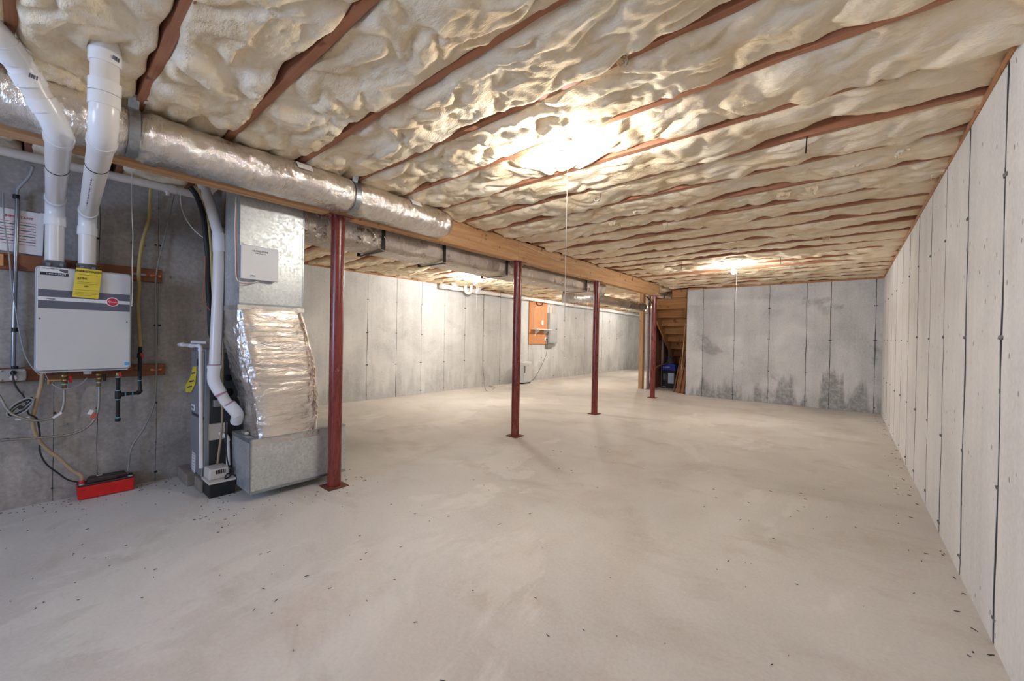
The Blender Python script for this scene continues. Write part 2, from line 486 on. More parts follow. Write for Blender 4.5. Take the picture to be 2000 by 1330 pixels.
# ================================================================== STRUCTURE
XR, YB, XL, XH, YF, YE = 0.498, 9.765, -7.10, -4.44, -3.20, 17.6
ZW = 2.44          # top of the poured walls
ZJ = 2.48          # underside of the joists
YN = 1.62          # where the heater wall steps back to the far left wall
fl = MB().box(-7.6, 1.0, -3.6, 18.2, -0.2, 0.0).build('floor', FLOOR, None, origin=(0, 0, 0)); struct(fl)

def poured_wall(name, mat, axis, plane, sgn, a0, a1, seams, gap=0.006, wob=0.003, ties=True, seed=1, z1=ZW, thick=0.25, dep=0.003, tie=None):
    """axis: 'x' = wall plane x=plane (runs along y); 'y' = plane y=plane (runs along x). sgn: direction the face looks."""
    rnd = random.Random(seed)
    back = plane - sgn * dep; far = plane - sgn * thick
    m = MB()
    if axis == 'x': m.box(min(back, far), max(back, far), a0, a1, -0.1, z1 - 0.002)
    else: m.box(a0, a1, min(back, far), max(back, far), -0.1, z1 - 0.002)
    w = struct(m.build(name, SEAM, None, origin=(0, 0, 0)))
    es = [a0] + [s for s in seams if a0 + 0.03 < s < a1 - 0.03] + [a1]
    NZ = 26
    edge = {}
    for i, e in enumerate(es):
        ph = rnd.uniform(0, 100)
        inner = 0 < i < len(es) - 1
        zz = np.linspace(-0.02, z1, NZ)
        g = gap * (0.45 + 1.1 * np.abs(pn(zz * 3.1, ph, 0.3))) / 1.0 + gap * 0.5 * np.clip(pn(zz * 1.3, ph + 9, 4.0), 0, 1) * 3
        off = wob * 4 * pn(zz * 2.3, ph, 8.2)
        edge[i] = (zz, e + off - (g / 2 if inner else 0), e + off + (g / 2 if inner else 0)) if inner else (zz, np.full(NZ, e), np.full(NZ, e))
    for i in range(len(es) - 1):
        zz, _, l = edge[i]; _, r_, _ = edge[i + 1]
        poly = [(l[k], zz[k]) for k in range(NZ)] + [(r_[k], zz[k]) for k in range(NZ - 1, -1, -1)]
        proud = rnd.uniform(0, dep * 0.3)
        fr = plane - sgn * proud
        vs = []; fs = []
        def P(a, t, z): return (t, a, z) if axis == 'x' else (a, t, z)
        ch = 0.0006
        for k in range(NZ):
            vs += [P(l[k], back, zz[k]), P(l[k], fr - sgn * ch, zz[k]), P(l[k] + ch, fr, zz[k]), P(r_[k] - ch, fr, zz[k]), P(r_[k], fr - sgn * ch, zz[k]), P(r_[k], back, zz[k])]
        for k in range(NZ - 1):
            for j in range(5):
                a = k * 6 + j; fs.append((a, a + 1, a + 7, a + 6))
        t0 = (NZ - 1) * 6
        fs.append((t0, t0 + 1, t0 + 2, t0 + 3, t0 + 4, t0 + 5))
        MB().add(vs, fs).build('panel', mat, w)
    if ties:
        t = MB()
        for e in es[1:-1]:
            for z in (0.09, 0.665, 1.31, 1.965):
                a = e + rnd.uniform(-0.008, 0.008); zc = z + rnd.uniform(-0.02, 0.02)
                rr = rnd.uniform(0.006, 0.011)
                for dx in ((0,) if rnd.random() < 0.5 else (-0.012, 0.016)):
                    c = P(a + dx, plane + sgn * 0.001, zc)
                    t.obox(c, (0.008, rr * 1.8, rr * 1.6) if axis == 'x' else (rr * 1.8, 0.008, rr * 1.6), (rnd.uniform(-.4, .4),) * 3)
        if t.v:
            tag(t.build('form_tie_stubs', tie or TIE_D, w), kind='stuff')
    return w

right_seams = [2.60 - 0.65 * k for k in range(1, 9)] + [2.60, 3.26, 3.905, 4.51, 5.216, 5.892, 6.553, 7.28, 7.95, 8.60, 9.25]
poured_wall('wall_right', C_RIGHT, 'x', XR, -1, YF, YB, sorted(right_seams), 0.046, 0.009, seed=2, dep=0.0018, tie=TIE)
poured_wall('wall_back', C_BACK, 'y', YB, -1, -2.86, XR + 0.2, [-2.506, -1.874, -1.232, -0.607, -0.236, 0.401], 0.011, 0.003, seed=5, thick=0.30)
poured_wall('wall_left', C_LEFT, 'x', XL, 1, YN - 0.1, YE, [4.132 - 0.645 * k for k in range(1, 4)][::-1] + [4.132, 4.784, 5.411, 6.061, 6.705, 7.355, 7.994, 8.62, 9.252, 9.889, 10.554, 11.183, 11.862, 12.489, 13.15, 13.8, 14.397, 15.06, 15.75, 16.4, 17.0], 0.009, 0.002, seed=9)
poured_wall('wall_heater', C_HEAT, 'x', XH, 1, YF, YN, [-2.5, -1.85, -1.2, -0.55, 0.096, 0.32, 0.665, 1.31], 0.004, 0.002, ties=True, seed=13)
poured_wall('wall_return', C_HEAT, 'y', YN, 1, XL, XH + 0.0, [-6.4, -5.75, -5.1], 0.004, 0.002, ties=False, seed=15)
poured_wall('wall_end', C_LEFT, 'y', YE, -1, XL, -2.86, [-6.45, -5.8, -5.15, -4.5, -3.85], 0.004, 0.002, seed=17)
poured_wall('wall_stair', C_BACK, 'x', -2.86, -1, YB + 0.3, YE, [10.6, 11.3, 12.0], 0.004, 0.002, ties=False, seed=19)
# wall behind the photographer with the hatch window that lets the daylight in
wf = MB()
wf.box(XH, -3.0, YF - 0.25, YF, -0.1, ZW); wf.box(-1.4, XR + 0.2, YF - 0.25, YF, -0.1, ZW)
wf.box(-3.0, -1.4, YF - 0.25, YF, -0.1, 0.98); wf.box(-3.0, -1.4, YF - 0.25, YF, 2.26, ZW)
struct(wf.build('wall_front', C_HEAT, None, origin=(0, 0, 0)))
wn = MB()
for a in ((-3.0, -2.94, 0.98, 2.26), (-1.46, -1.4, 0.98, 2.26), (-2.94, -1.46, 0.98, 1.03), (-2.94, -1.46, 2.21, 2.26)):
    wn.box(a[0], a[1], YF - 0.12, YF - 0.04, a[2], a[3])
struct(wn.build('window_1', WHITE, None))

# sill plates on top of the walls
for i, (x0, x1, y0, y1) in enumerate([(XR - 0.005, XR + 0.14, YF, YB + 0.1), (-2.86, XR, YB - 0.005, YB + 0.14), (XL - 0.14, XL + 0.005, YN, YE), (XH - 0.14, XH + 0.005, YF, YN), (XL, XH, YN - 0.14, YN + 0.005), (XL, -2.86, YE - 0.005, YE + 0.14), (XH, XR, YF - 0.14, YF + 0.005)]):
    struct(MB().box(x0, x1, y0, y1, ZW, ZJ).build('trim_%d' % (i + 1), SILL, None))

# ceiling: subfloor deck carrying the joists
ceil = MB().box(-7.5, 0.9, YF - 0.3, YE + 0.3, 2.72, 2.76).build('ceiling', DECK, None, origin=(0, 0, 0)); struct(ceil)
# rim boards closing the joist ends on all sides
for a in [(XR + 0.10, XR + 0.14, YF - 0.14, YB + 0.14), (XL - 0.14, XL - 0.10, YN - 0.14, YE + 0.14), (XH - 0.14, XH - 0.10, YF - 0.14, YN), (XL - 0.1, XH - 0.1, YN - 0.14, YN - 0.10), (XL - 0.1, -2.86, YE + 0.10, YE + 0.14), (XH - 0.1, XR + 0.1, YF - 0.14, YF - 0.10), (-2.86, XR + 0.1, YB + 0.10, YB + 0.14), (-2.86, -2.82, YB + 0.14, YE + 0.1)]:
    bx('rim_board', JOIST, ceil, a[0], a[1], a[2], a[3], ZJ, 2.72)
JY = [0.785 + 0.4285 * k for k in range(-9, 41)]
JW = 0.02
jr = MB().box(-3.30, XR + 0.10, -JW, JW, ZJ, 2.72)
jl = MB().box(XL - 0.10, -3.17, -JW, JW, ZJ, 2.72)
jh = MB().box(XH - 0.10, -3.17, -JW, JW, ZJ, 2.72)
proto = {}
def joist(kind, mb, y):
    if kind not in proto:
        o = mb.build('joist', JOIST, ceil); proto[kind] = o
    else:
        o = proto[kind].copy(); COL.objects.link(o); o.parent = ceil
    o.location = (0, y, 0); o.rotation_euler = (R(random.uniform(-0.25, 0.25)), 0, R(random.uniform(-0.12, 0.12)))
for y in JY:
    if YF < y < YB - 0.02: joist('r', jr, y)
    yl = y + 0.043
    if YF < y < YN - 0.12: joist('h', jh, yl)
    elif YN + 0.02 < yl < YE: joist('l', jl, yl)

# ------------------------------------------------------------------ insulation
ORDN = 'first second third fourth fifth sixth seventh eighth ninth tenth eleventh twelfth thirteenth fourteenth fifteenth sixteenth seventeenth eighteenth nineteenth twentieth'.split()
ORDN += ['twenty-' + o for o in ORDN[:9]] + ['thirtieth'] + ['thirty-' + o for o in ORDN[:9]] + ['fortieth']
def batt(x0, x1, y0, y1, step, label, group, amp=1.0, droop=0.0, seed=0.0):
    nu = max(8, int((x1 - x0) / step)); nv = max(8, int((y1 - y0) / step))
    u = np.linspace(0, 1, nu + 1)[:, None]; s = np.linspace(0, 1, nv + 1)[None, :]
    x = x0 + (x1 - x0) * u + 0 * s
    yc = (y0 + y1) / 2; w = (y1 - y0)
    # wavy edges: the batt laps under the joist in places and leaves it bare in others
    eL = pn(x[:, :1] * 1.7, y0 * 3.1 + seed, 1.7) + 0.5 * pn(x[:, :1] * 5.1, y0 * 3 + seed, 5.0)
    eR = pn(x[:, :1] * 1.7, y1 * 3.3 + seed, 7.7) + 0.5 * pn(x[:, :1] * 5.3, y1 * 2 + seed, 9.0)
    bare = 0.005 if amp > 0.9 else 0.012
    lap = lambda e: np.clip(e * 0.048 - bare, -0.040, 0.008)
    yl = y0 - lap(eL); yr = y1 + lap(eR)
    y = yl + (yr - yl) * s
    wx = x + 0.16 * pn(x * 2.2, y * 2.6, seed + 2.0) + 0.05 * pn(x * 6, y * 6, seed + 3.0)
    wy = y + 0.16 * pn(x * 2.2, y * 2.6, seed + 31.0) + 0.05 * pn(x * 6, y * 6, seed + 33.0)
    big = pn(wx * 1.3, wy * 2.2, seed)
    fold = np.minimum(np.abs(pn(wx * 2.2, wy * 3.2, seed + 11.0)) * 3.4, 1.0)
    crease = np.minimum(np.abs(pn(wx * 4.0 + 7, wy * 6.0, seed + 17.0)) * 4.6, 1.0)
    fold2 = np.abs(pn(wx * 9.5 + 3, wy * 13.5, seed + 23.0))
    fine = pn(wx * 26, wy * 34, seed + 5.0)
    edge = np.clip(np.minimum(s, 1 - s) / 0.13, 0, 1)
    edge = np.sqrt(1 - (1 - edge) ** 2)
    lift = np.where(s < 0.5, np.clip(-lap(eL) / 0.045, -0.25, 1), np.clip(-lap(eR) / 0.045, -0.25, 1))
    ze = ZJ + 0.004 + np.where(lift > 0, 0.05 * lift, 0.030 * lift)
    patch = np.clip(pn(wx * 0.9, wy * 1.2, seed + 51.0) * 2.0 + 0.6, 0.25, 1.0)
    rid = np.abs(pn(wx * 15 + 1, wy * 21, seed + 61.0))
    down = (-0.008 + 0.026 * fold + 0.028 * crease + 0.030 * fold2 * patch + 0.016 * rid * patch + 0.045 * np.clip(big, -0.5, 0.6)) * amp + droop
    down = np.clip(down, -0.015, 0.075 * amp ** 1.5)
    z = ze - down * edge - 0.005 * fine * amp * (0.3 + 0.7 * edge)
    # ends tuck in
    zz = np.minimum(z, 2.60)
    V = np.stack([x, y, zz], -1)
    # fold the borders up into the bay so the batt has thickness
    topL = np.stack([x[:, :1], np.maximum(y[:, :1], y0 + 0.004) + 0.012, np.full_like(x[:, :1], 2.66)], -1)
    topR = np.stack([x[:, :1], np.minimum(y[:, -1:], y1 - 0.004) - 0.012, np.full_like(x[:, :1], 2.66)], -1)
    V = np.concatenate([topL, V, topR], 1)
    a = V.copy(); 
    first = V[:1].copy(); first[..., 2] = 2.66; last = V[-1:].copy(); last[..., 2] = 2.66
    V = np.concatenate([first, V, last], 0)
    n0, n1 = V.shape[:2]
    idx = np.arange(n0 * n1).reshape(n0, n1)
    F = np.stack([idx[:-1, :-1], idx[:-1, 1:], idx[1:, 1:], idx[1:, :-1]], -1).reshape(-1, 4)
    V = V.reshape(-1, 3); off = np.array([(x0 + x1) / 2, yc, ZJ])
    me = bpy.data.meshes.new('insulation_batt')
    me.from_pydata((V - off).tolist(), [], F.tolist())
    me.materials.append(INS)
    me.polygons.foreach_set('use_smooth', [True] * len(F))
    me.update()
    o = bpy.data.objects.new('insulation_batt', me); COL.objects.link(o); o.location = off
    ORG[o.name] = tuple(off)
    return tag(o, label, 'insulation', group)

rj = [y for y in JY if YF < y < YB - 0.02]
bays = [(YF + 0.0, rj[0] - JW)] + [(rj[i] + JW, rj[i + 1] - JW) for i in range(len(rj) - 1)] + [(rj[-1] + JW, YB + 0.08)]
NB = len(bays)
for i, (a, b) in enumerate(bays):
    if b < -1.3: continue
    d = max(0.3, (a + b) / 2)
    st = 0.011 if d < 2.6 else (0.015 if d < 5 else 0.022)
    amp = 1.0 if d < 2.6 else (0.8 if d < 4 else 0.62)
    k = NB - 1 - i
    batt(-3.16, XR + 0.06, a, b, st, 'pale fiberglass batt right of the beam, %s joist bay from the back wall' % ORDN[k], 'insulation batts right of the wood beam', amp, 0.0, 3.7 * i)
lj = [y + 0.043 for y in JY if YN + 0.02 < y + 0.043 < YE]
lb = [(YN + 0.0, lj[0] - JW)] + [(lj[i] + JW, lj[i + 1] - JW) for i in range(len(lj) - 1)] + [(lj[-1] + JW, YE)]
for i, (a, b) in enumerate(lb):
    batt(XL - 0.06, -3.30, a, b, 0.028 if i < 14 else 0.04, 'pale fiberglass batt left of the beam, %s joist bay past the furnace' % ORDN[i], 'insulation batts left of the wood beam', 0.8, 0.005, 91.3 + 2.9 * i)
hj = [y + 0.043 for y in JY if -1.3 < y < YN - 0.12]
for i in range(len(hj) - 1):
    batt(XH - 0.06, -3.30, hj[i] + JW, hj[i + 1] - JW, 0.03, 'pale fiberglass batt over the heater wall, %s joist bay toward the furnace' % ORDN[i], 'insulation batts over the heater wall', 0.8, 0.0, 41.0 + 5.1 * i)

# ================================================================== BEAM AND POSTS
BX0, BX1, BZ0 = -3.293, -3.179, 2.227
def beam(label, y0, y1):
    b = T('support_beam', label, 'beam', (-3.236, y0, BZ0), 'wood beams in line on the red posts')
    for i in range(3):
        x0 = BX0 + i * 0.038
        bx('ply_board', BEAM, b, x0 + 0.0006, x0 + 0.0374, y0, y1, BZ0 + 0.002 * (i == 1), ZJ - 0.002, 0.003)
    return b
beam('long wooden beam section running from the near left corner to the second red post', YF, 3.90)
beam('wooden beam section from the second red post to the stairs', 3.904, 8.84)

def post(y, label):
    p = T('steel_post', label, 'post', (-3.236, y, 0), 'red steel posts under the beam')
    MB().lathe((-3.236, y, 0), [(0.0525, 0.008), (0.0525, BZ0 - 0.008)], 28).build('shaft', POST, p)
    bx('base_plate', RUST, p, -3.236 - 0.085, -3.236 + 0.085, y - 0.085, y + 0.085, 0.0, 0.008, 0.001)
    bx('top_plate', POST, p, -3.236 - 0.07, -3.236 + 0.07, y - 0.1, y + 0.1, BZ0 - 0.008, BZ0 - 0.0005, 0.001)
    for sx in (-1, 1):
        MB().lathe((-3.236 + sx * 0.07, y - 0.06, 0.008), [(0.008, 0), (0.008, 0.006), (0.0, 0.007)], 6).build('bolt', RUST, p)
post(1.605, 'nearest red steel post, beside the furnace ductwork')
post(3.963, 'second red steel post from the camera, under the beam splice')
post(6.064, 'third red steel post from the camera, at the duct end')
post(8.69, 'farthest red steel post, in front of the stairs under the beam end')

# ================================================================== LAMPS
def bulb_lamp(x, y, label, string_to, zfix=ZJ, power=1.0):
    t = T('bulb_lamp', label, 'lamp', (x, y, zfix), 'bare bulb ceiling lamps')
    MB().lathe((x, y, zfix), [(0.066, 0.0), (0.068, -0.006), (0.064, -0.020), (0.045, -0.028), (0.030, -0.034), (0.028, -0.055), (0.0, -0.056)], 28).build('lamp_holder', PORC, t)
    MB().lathe((x, y, zfix), [(0.014, -0.054), (0.014, -0.076), (0.016, -0.080)], 18).build('bulb_base', STEELB, t)
    prof = [(0.015, -0.078), (0.019, -0.088), (0.029, -0.103), (0.036, -0.122), (0.037, -0.136), (0.032, -0.153), (0.020, -0.166), (0.0, -0.171)]
    MB().lathe((x, y, zfix), prof, 24).build('bulb', GLOW, t)
    d = bpy.data.lights.new('bulb_light', 'POINT'); d.energy = BULB_W * power; d.color = (1.0, 0.96, 0.91); d.shadow_soft_size = 0.042
    l = bpy.data.objects.new('bulb_light', d); COL.objects.link(l); l.parent = t; l.location = (0, 0, -0.132)
    if string_to:
        c = MB().tube([(x + 0.035, y + 0.01, zfix - 0.05), (x + 0.045, y + 0.012, zfix - 0.09), (x + 0.045, y + 0.012, string_to + 0.01)], 0.0022, 6)
        pc = c.build('pull_cord', CORDW, t)
        MB().lathe((x + 0.045, y + 0.012, string_to), [(0.0, 0.018), (0.005, 0.012), (0.006, 0.004), (0.0, 0.0)], 10).build('cord_bead', CORDW, pc)
    return t
bulb_lamp(-1.385, 2.095, 'lit bare bulb on white ceiling holder nearest the camera, long pull cord', 1.363, ZJ, 1.25)
bulb_lamp(-1.385, 7.07, 'lit bare bulb hanging in front of the concrete back wall', 1.356, 2.49, 1.5)
bulb_lamp(-5.63, 5.56, 'lit bare bulb left of the beam above the grey left wall', 1.55, 2.47, 3.1)
bulb_lamp(-5.63, 9.95, 'bare bulb left of the beam near the electrical panel, hidden behind ductwork', 1.8, 2.47, 2.4)
bulb_lamp(-5.63, 14.2, 'added unseen bulb lamp, beyond the stairs on the left', 1.7, 2.47, 2.2)  # unseen extra bulb, added to brighten the far left end
bulb_lamp(-1.2, -1.6, 'bare bulb lamp behind the camera position', 1.5, 2.48, 0.6)

# ================================================================== DUCTS
def foil_duct(name, label, y0, y1, cx, cz, a, b, mat, pinch=(), amp=0.006, sq=2.0, nu=None, sag=0.0):
    root = T(name, label, 'duct', (cx, (y0 + y1) / 2, cz - b))
    nu = nu or int((y1 - y0) / 0.009); nv = 84
    ys = np.linspace(y0, y1, nu + 1)[:, None]; th = np.linspace(0, 2 * np.pi, nv + 1)[None, :]
    ct, sn = np.cos(th), np.sin(th)
    ex = np.sign(ct) * np.abs(ct) ** (2 / sq); ez = np.sign(sn) * np.abs(sn) ** (2 / sq)
    d = amp * (pn(ys * 14, ct * 1.6, sn * 1.6) * 1.2 + 1.4 * pn(ys * 3.1, ct * 1.3 + 5, sn * 1.3)) + amp * 0.7 * pn(ys * 40, ct * 3, sn * 3 + 9)
    wy_ = ys + 0.03 * pn(ys * 5, ct * 2 + 2, sn * 2)
    d = d + amp * (1.5 * np.abs(pn(wy_ * 17, ct * 1.9, sn * 1.9 + 3)) + 1.0 * np.abs(pn(wy_ * 36 + 4, ct * 3.5, sn * 3.5)))
    for py in pinch:
        d = d - 0.016 * np.exp(-((ys - py) / 0.035) ** 2) + 0.006 * np.exp(-((np.abs(ys - py) - 0.09) / 0.04) ** 2)
    d[:, -1] = d[:, 0]
    sg = sag * np.sin((ys - y0) * 3.1)
    X_ = cx + ex * (a + d) + 0 * ys; Z_ = cz + ez * (b + d) + sg; Y_ = ys + 0 * th
    V = np.stack([X_, Y_, Z_], -1).reshape(-1, 3)
    idx = np.arange((nu + 1) * (nv + 1)).reshape(nu + 1, nv + 1)
    F = np.stack([idx[:-1, :-1], idx[1:, :-1], idx[1:, 1:], idx[:-1, 1:]], -1).reshape(-1, 4)
    m = MB(); m.v = [tuple(q) for q in V]; m.f = [tuple(q) for q in F]; m.sm = [True] * len(F); m.mi = [0] * len(F)
    body = m.build('duct_wrap', mat, root)
    # end cap bulging slightly
    for e, sg_, k in ((y1, 1, -1), (y0, -1, 0)):
        c = MB()
        ring = [tuple(V.reshape(nu + 1, nv + 1, 3)[k, j]) for j in range(nv)]
        r2 = [(cx + (q[0] - cx) * 0.86, e + sg_ * 0.045, cz + (q[2] - cz) * 0.86) for q in ring]
        r3 = [(cx + (q[0] - cx) * 0.45, e + sg_ * 0.062, cz + (q[2] - cz) * 0.45) for q in ring]
        vs = ring + r2 + r3 + [(cx, e + sg_ * 0.066, cz)]
        fs = [(i, (i + 1) % nv, nv + (i + 1) % nv, nv + i) for i in range(nv)] + [(nv + i, nv + (i + 1) % nv, 2 * nv + (i + 1) % nv, 2 * nv + i) for i in range(nv)]
        fs += [(2 * nv + i, 2 * nv + (i + 1) % nv, 3 * nv) for i in range(nv)]
        c.add(vs, fs, True).build('end_cap', mat, root)
    return root
YS1 = (-2.900, 0.332, 2.299)[1]
YS2 = (-2.900, 1.582, 2.313)[1]
YD1 = (-2.950, 2.494, 2.386)[1]
DX, DZ, DA, DB = -3.008, 2.33, 0.146, 0.122
du = foil_duct('foil_wrapped_duct', 'long crinkled foil-wrapped round duct hung along the front of the beam', -3.05, YD1, DX, DZ, DA, DB, FOIL_D, (YS1, YS2), 0.007, 2.2, sag=0.004)
def surf_patch(parent, name, mat, y0, y1, t0, t1, off=0.004):
    def fn(u, v):
        t = R(t0 + (t1 - t0) * v); e = 1.0
        return (DX + (DA + 0.007 + off) * math.copysign(abs(math.cos(t)) ** (2 / 2.2), math.cos(t)), y0 + (y1 - y0) * u, DZ + (DB + 0.007 + off) * math.copysign(abs(math.sin(t)) ** (2 / 2.2), math.sin(t)))
    MB().grid(fn, 4, 6).build(name, mat, parent)
yl1 = (-2.880, 1.188, 2.335)[1]; yl2 = (-2.880, 2.118, 2.371)[1]
surf_patch(du, 'label_sticker', PAPER, yl1 - 0.05, yl1 + 0.05, 22, 52)
surf_patch(du, 'label_sticker', PAPER, yl2 - 0.05, yl2 + 0.05, 22, 52)

def strap(y, label):
    pts = []
    for t in np.linspace(-95, 62, 22):
        a = R(t)
        pts.append((DX + (DA + 0.0005) * math.copysign(abs(math.cos(a)) ** (2 / 2.2), math.cos(a)), DZ + (DB + 0.0005) * math.copysign(abs(math.sin(a)) ** (2 / 2.2), math.sin(a))))
    pts.append((DX + 0.105, ZJ + 0.02)); pts.append((DX + 0.105, ZJ + 0.09))
    m = MB(); vs = []; w = 0.022
    for (x, z) in pts:
        vs += [(x, y - w, z), (x, y + w, z)]
    out = []
    for i, (x, z) in enumerate(pts):
        nx, nz = x - DX, z - DZ; L = math.hypot(nx, nz); nx /= L; nz /= L
        out += [(x + nx * 0.0035, y - w, z + nz * 0.0035), (x + nx * 0.0035, y + w, z + nz * 0.0035)]
    n = len(pts); fs = []
    for i in range(n - 1):
        a = 2 * i; fs += [(a, a + 1, a + 3, a + 2), (2 * n + a, 2 * n + a + 2, 2 * n + a + 3, 2 * n + a + 1), (a, a + 2, 2 * n + a + 2, 2 * n + a), (a + 1, 2 * n + a + 1, 2 * n + a + 3, a + 3)]
    m.add(vs + out, fs)
    o = m.build('duct_strap', STRAP, None)
    return tag(o, label, 'strap', 'metal straps holding the foil duct')
strap(YS1, 'galvanised metal strap round the foil duct beside the white vent pipes')
strap(YS2, 'galvanised metal strap round the foil duct near the first red post')

# rectangular trunk behind the beam
TZ0, TX1, TX0, TY1 = 2.075, -3.40, -3.83, 6.72
tr = T('trunk_duct', 'long rectangular foil-wrapped trunk duct behind the wooden beam', 'duct', ((TX0 + TX1) / 2, 4.0, TZ0))
def trunk_fn(u, v):
    y = 0.95 + (TY1 - 0.95) * u
    t = 2 * math.pi * v
    c, s_ = math.cos(t), math.sin(t)
    ex = math.copysign(abs(c) ** 0.28, c); ez = math.copysign(abs(s_) ** 0.28, s_)
    d = 0.010 * float(pn(y * 3.2, c * 1.4, s_ * 1.4)) + 0.006 * float(pn(y * 11, c * 2.4, s_ * 2.4))
    return ((TX0 + TX1) / 2 + ex * (0.215 + d), y, (TZ0 + 2.43) / 2 + ez * (0.178 + d))
MB().grid(trunk_fn, 200, 44).build('duct_wrap', FOIL_T, tr)
bx('end_panel', GALV_D, tr, TX0 + 0.01, TX1 - 0.01, TY1 - 0.01, TY1 + 0.004, TZ0 + 0.01, 2.42, 0.004)
def tear(px, n, seed):
    rnd = random.Random(seed); m = MB(); cy, cz = px
    for i in range(n):
        y = cy + rnd.uniform(-0.16, 0.16); z = cz + rnd.uniform(-0.07, 0.07)
        m.obox((TX1 + 0.012, y, z), (0.004, rnd.uniform(0.015, 0.05), rnd.uniform(0.008, 0.03)), (rnd.uniform(-1, 1), rnd.uniform(-.5, .5), rnd.uniform(-.6, .6)))
    return m
tear(((-3.390, 1.996, 2.150)[1], (-3.390, 1.996, 2.150)[2]), 16, 4).build('torn_foil', FOIL_W, tr)
tear(((-3.390, 1.474, 2.104)[1], (-3.390, 1.474, 2.104)[2]), 18, 6).build('torn_foil', FOIL_W, tr)
for i, (y, l) in enumerate((((-3.385, 2.128, 2.074)[1], 'dark flat hanger on the trunk duct, first right of the nearest post'), ((-3.385, 2.880, 2.082)[1], 'dark flat hanger on the trunk duct, under the foil duct end'), ((-3.385, 3.931, 2.076)[1], 'dark flat hanger on the trunk duct, just left of the second post'), ((-3.385, 5.997, 2.048)[1], 'dark flat hanger on the trunk duct, left of the third post'))):
    m = MB(); m.box(TX1 + 0.004, TX1 + 0.008, y - 0.02, y + 0.02, TZ0 - 0.004, ZJ + 0.03); m.box(TX0 - 0.01, TX1 + 0.008, y - 0.02, y + 0.02, TZ0 - 0.016, TZ0 - 0.012); m.box(TX0 - 0.014, TX0 - 0.010, y - 0.02, y + 0.02, TZ0 - 0.016, ZJ + 0.03)
    tag(m.build('duct_hanger', HANGER, None), l, 'hanger', 'dark hangers on the trunk duct')

def corrugated(path, r, amp, per, n=18):
    P = smooth_path(path, 14); L = 0; rr = []
    for i, q in enumerate(P):
        if i: L += (q - P[i - 1]).length
        rr.append(r + amp * math.sin(L / per * 2 * math.pi))
    return MB().tube(P, rr, n)
fx = T('flexible_branch_duct', 'short silver flexible elbow duct leaving the end of the trunk duct', 'duct', (-3.95, 6.9, 1.97))
corrugated([(-3.62, 6.70, 2.16), (-3.66, 6.95, 2.12), (-3.92, 7.10, 2.09), (-4.25, 7.10, 2.09), (-4.42, 7.0, 2.10)], 0.10, 0.006, 0.035).build('flexible_hose', FOIL_S, fx)
MB().tube([(-4.40, 7.01, 2.10), (-4.50, 6.95, 2.10)], 0.108, 20).build('end_collar', FOIL_S, fx)
rd = T('round_branch_duct', 'pale round branch duct with shiny collar running toward the stairs', 'duct', (-4.02, 8.5, 1.98))
MB().tube([(-4.0, 7.25, 2.10), (-4.0, 8.95, 2.10)], 0.098, 22).build('round_duct', FOIL_T, rd)
corrugated([(-4.0, 8.95, 2.10), (-4.0, 9.4, 2.10), (-4.0, 9.98, 2.10)], 0.106, 0.006, 0.05).build('foil_sleeve', FOIL_S, rd)

# ================================================================== PVC helpers
def fillet(pts, br, n=7):
    p = [Vector(q) for q in pts]; path = [p[0]]; arcs = []
    for i in range(1, len(p) - 1):
        d0 = (p[i] - p[i - 1]).normalized(); d1 = (p[i + 1] - p[i]).normalized()
        ang = d0.angle(d1)
        if ang < 0.03: path.append(p[i]); continue
        b = br[i - 1] if isinstance(br, (list, tuple)) else br
        t = min(b * math.tan(ang / 2), (p[i] - p[i - 1]).length * 0.48, (p[i + 1] - p[i]).length * 0.48)
        rr = t / math.tan(ang / 2)
        a = p[i] - d0 * t; nrm = (d1 - d0 * d0.dot(d1)).normalized(); c = a + nrm * rr
        arc = []
        for k in range(n + 1):
            th = ang * k / n
            arc.append(c - nrm * rr * math.cos(th) + d0 * rr * math.sin(th))
        arcs.append((arc, d0, d1)); path += arc
    path.append(p[-1]); return path, arcs
def pvc_run(root, pts, r, br, mat=None, fit=None, collar=0.05, fat=1.13, n=20):
    path, arcs = fillet(pts, br)
    MB().tube(path, r, n).build('pipe', mat or PVC, root)
    for arc, d0, d1 in arcs:
        e = MB().tube([arc[0] - d0 * collar * 0.9] + arc + [arc[-1] + d1 * collar * 0.9], r * 1.05, n)
        e.tube([arc[0] - d0 * collar, arc[0] - d0 * 0.004], r * fat, n); e.tube([arc[-1] + d1 * 0.004, arc[-1] + d1 * collar], r * fat, n)
        e.build('elbow', fit or PVC2, root)
def coupling(root, a, b, r, mat=None, n=20, name='coupling'):
    MB().tube([a, b], r, n).build(name, mat or PVC2, root)
def lerp(a, b, t): return tuple(a[i] + (b[i] - a[i]) * t for i in range(3))

# ================================================================== WATER HEATER AND VENTS
HF = -4.165
HY0, HY1, HZ0, HZ1 = 0.002, 0.476, 0.968, 1.686
wh = T('tankless_water_heater', 'grey wall-mounted tankless water heater with slate bands and red logo', 'water heater', (-4.29, 0.24, HZ0))
cy, cz = (HY0 + HY1) / 2, (HZ0 + HZ1) / 2
def rr_prism(w, h, r, x0, x1, c=(0, 0)):
    return MB().prism([(c[0] + q[0], c[1] + q[1]) for q in rrect(w, h, r)], 0, x0, x1)
rr_prism(HY1 - HY0, HZ1 - HZ0, 0.025, -4.40, HF - 0.018, (cy, cz)).build('body', HEAT_E, wh, 0.004)
rr_prism(HY1 - HY0 - 0.014, HZ1 - HZ0 - 0.016, 0.022, HF - 0.018, HF, (cy, cz)).build('front_cover', HEATER, wh, 0.005)
bx('bottom_lip', HEAT_E, wh, HF - 0.03, HF + 0.002, HY0 + 0.02, HY1 - 0.02, HZ0 - 0.006, HZ0 + 0.003, 0.002)
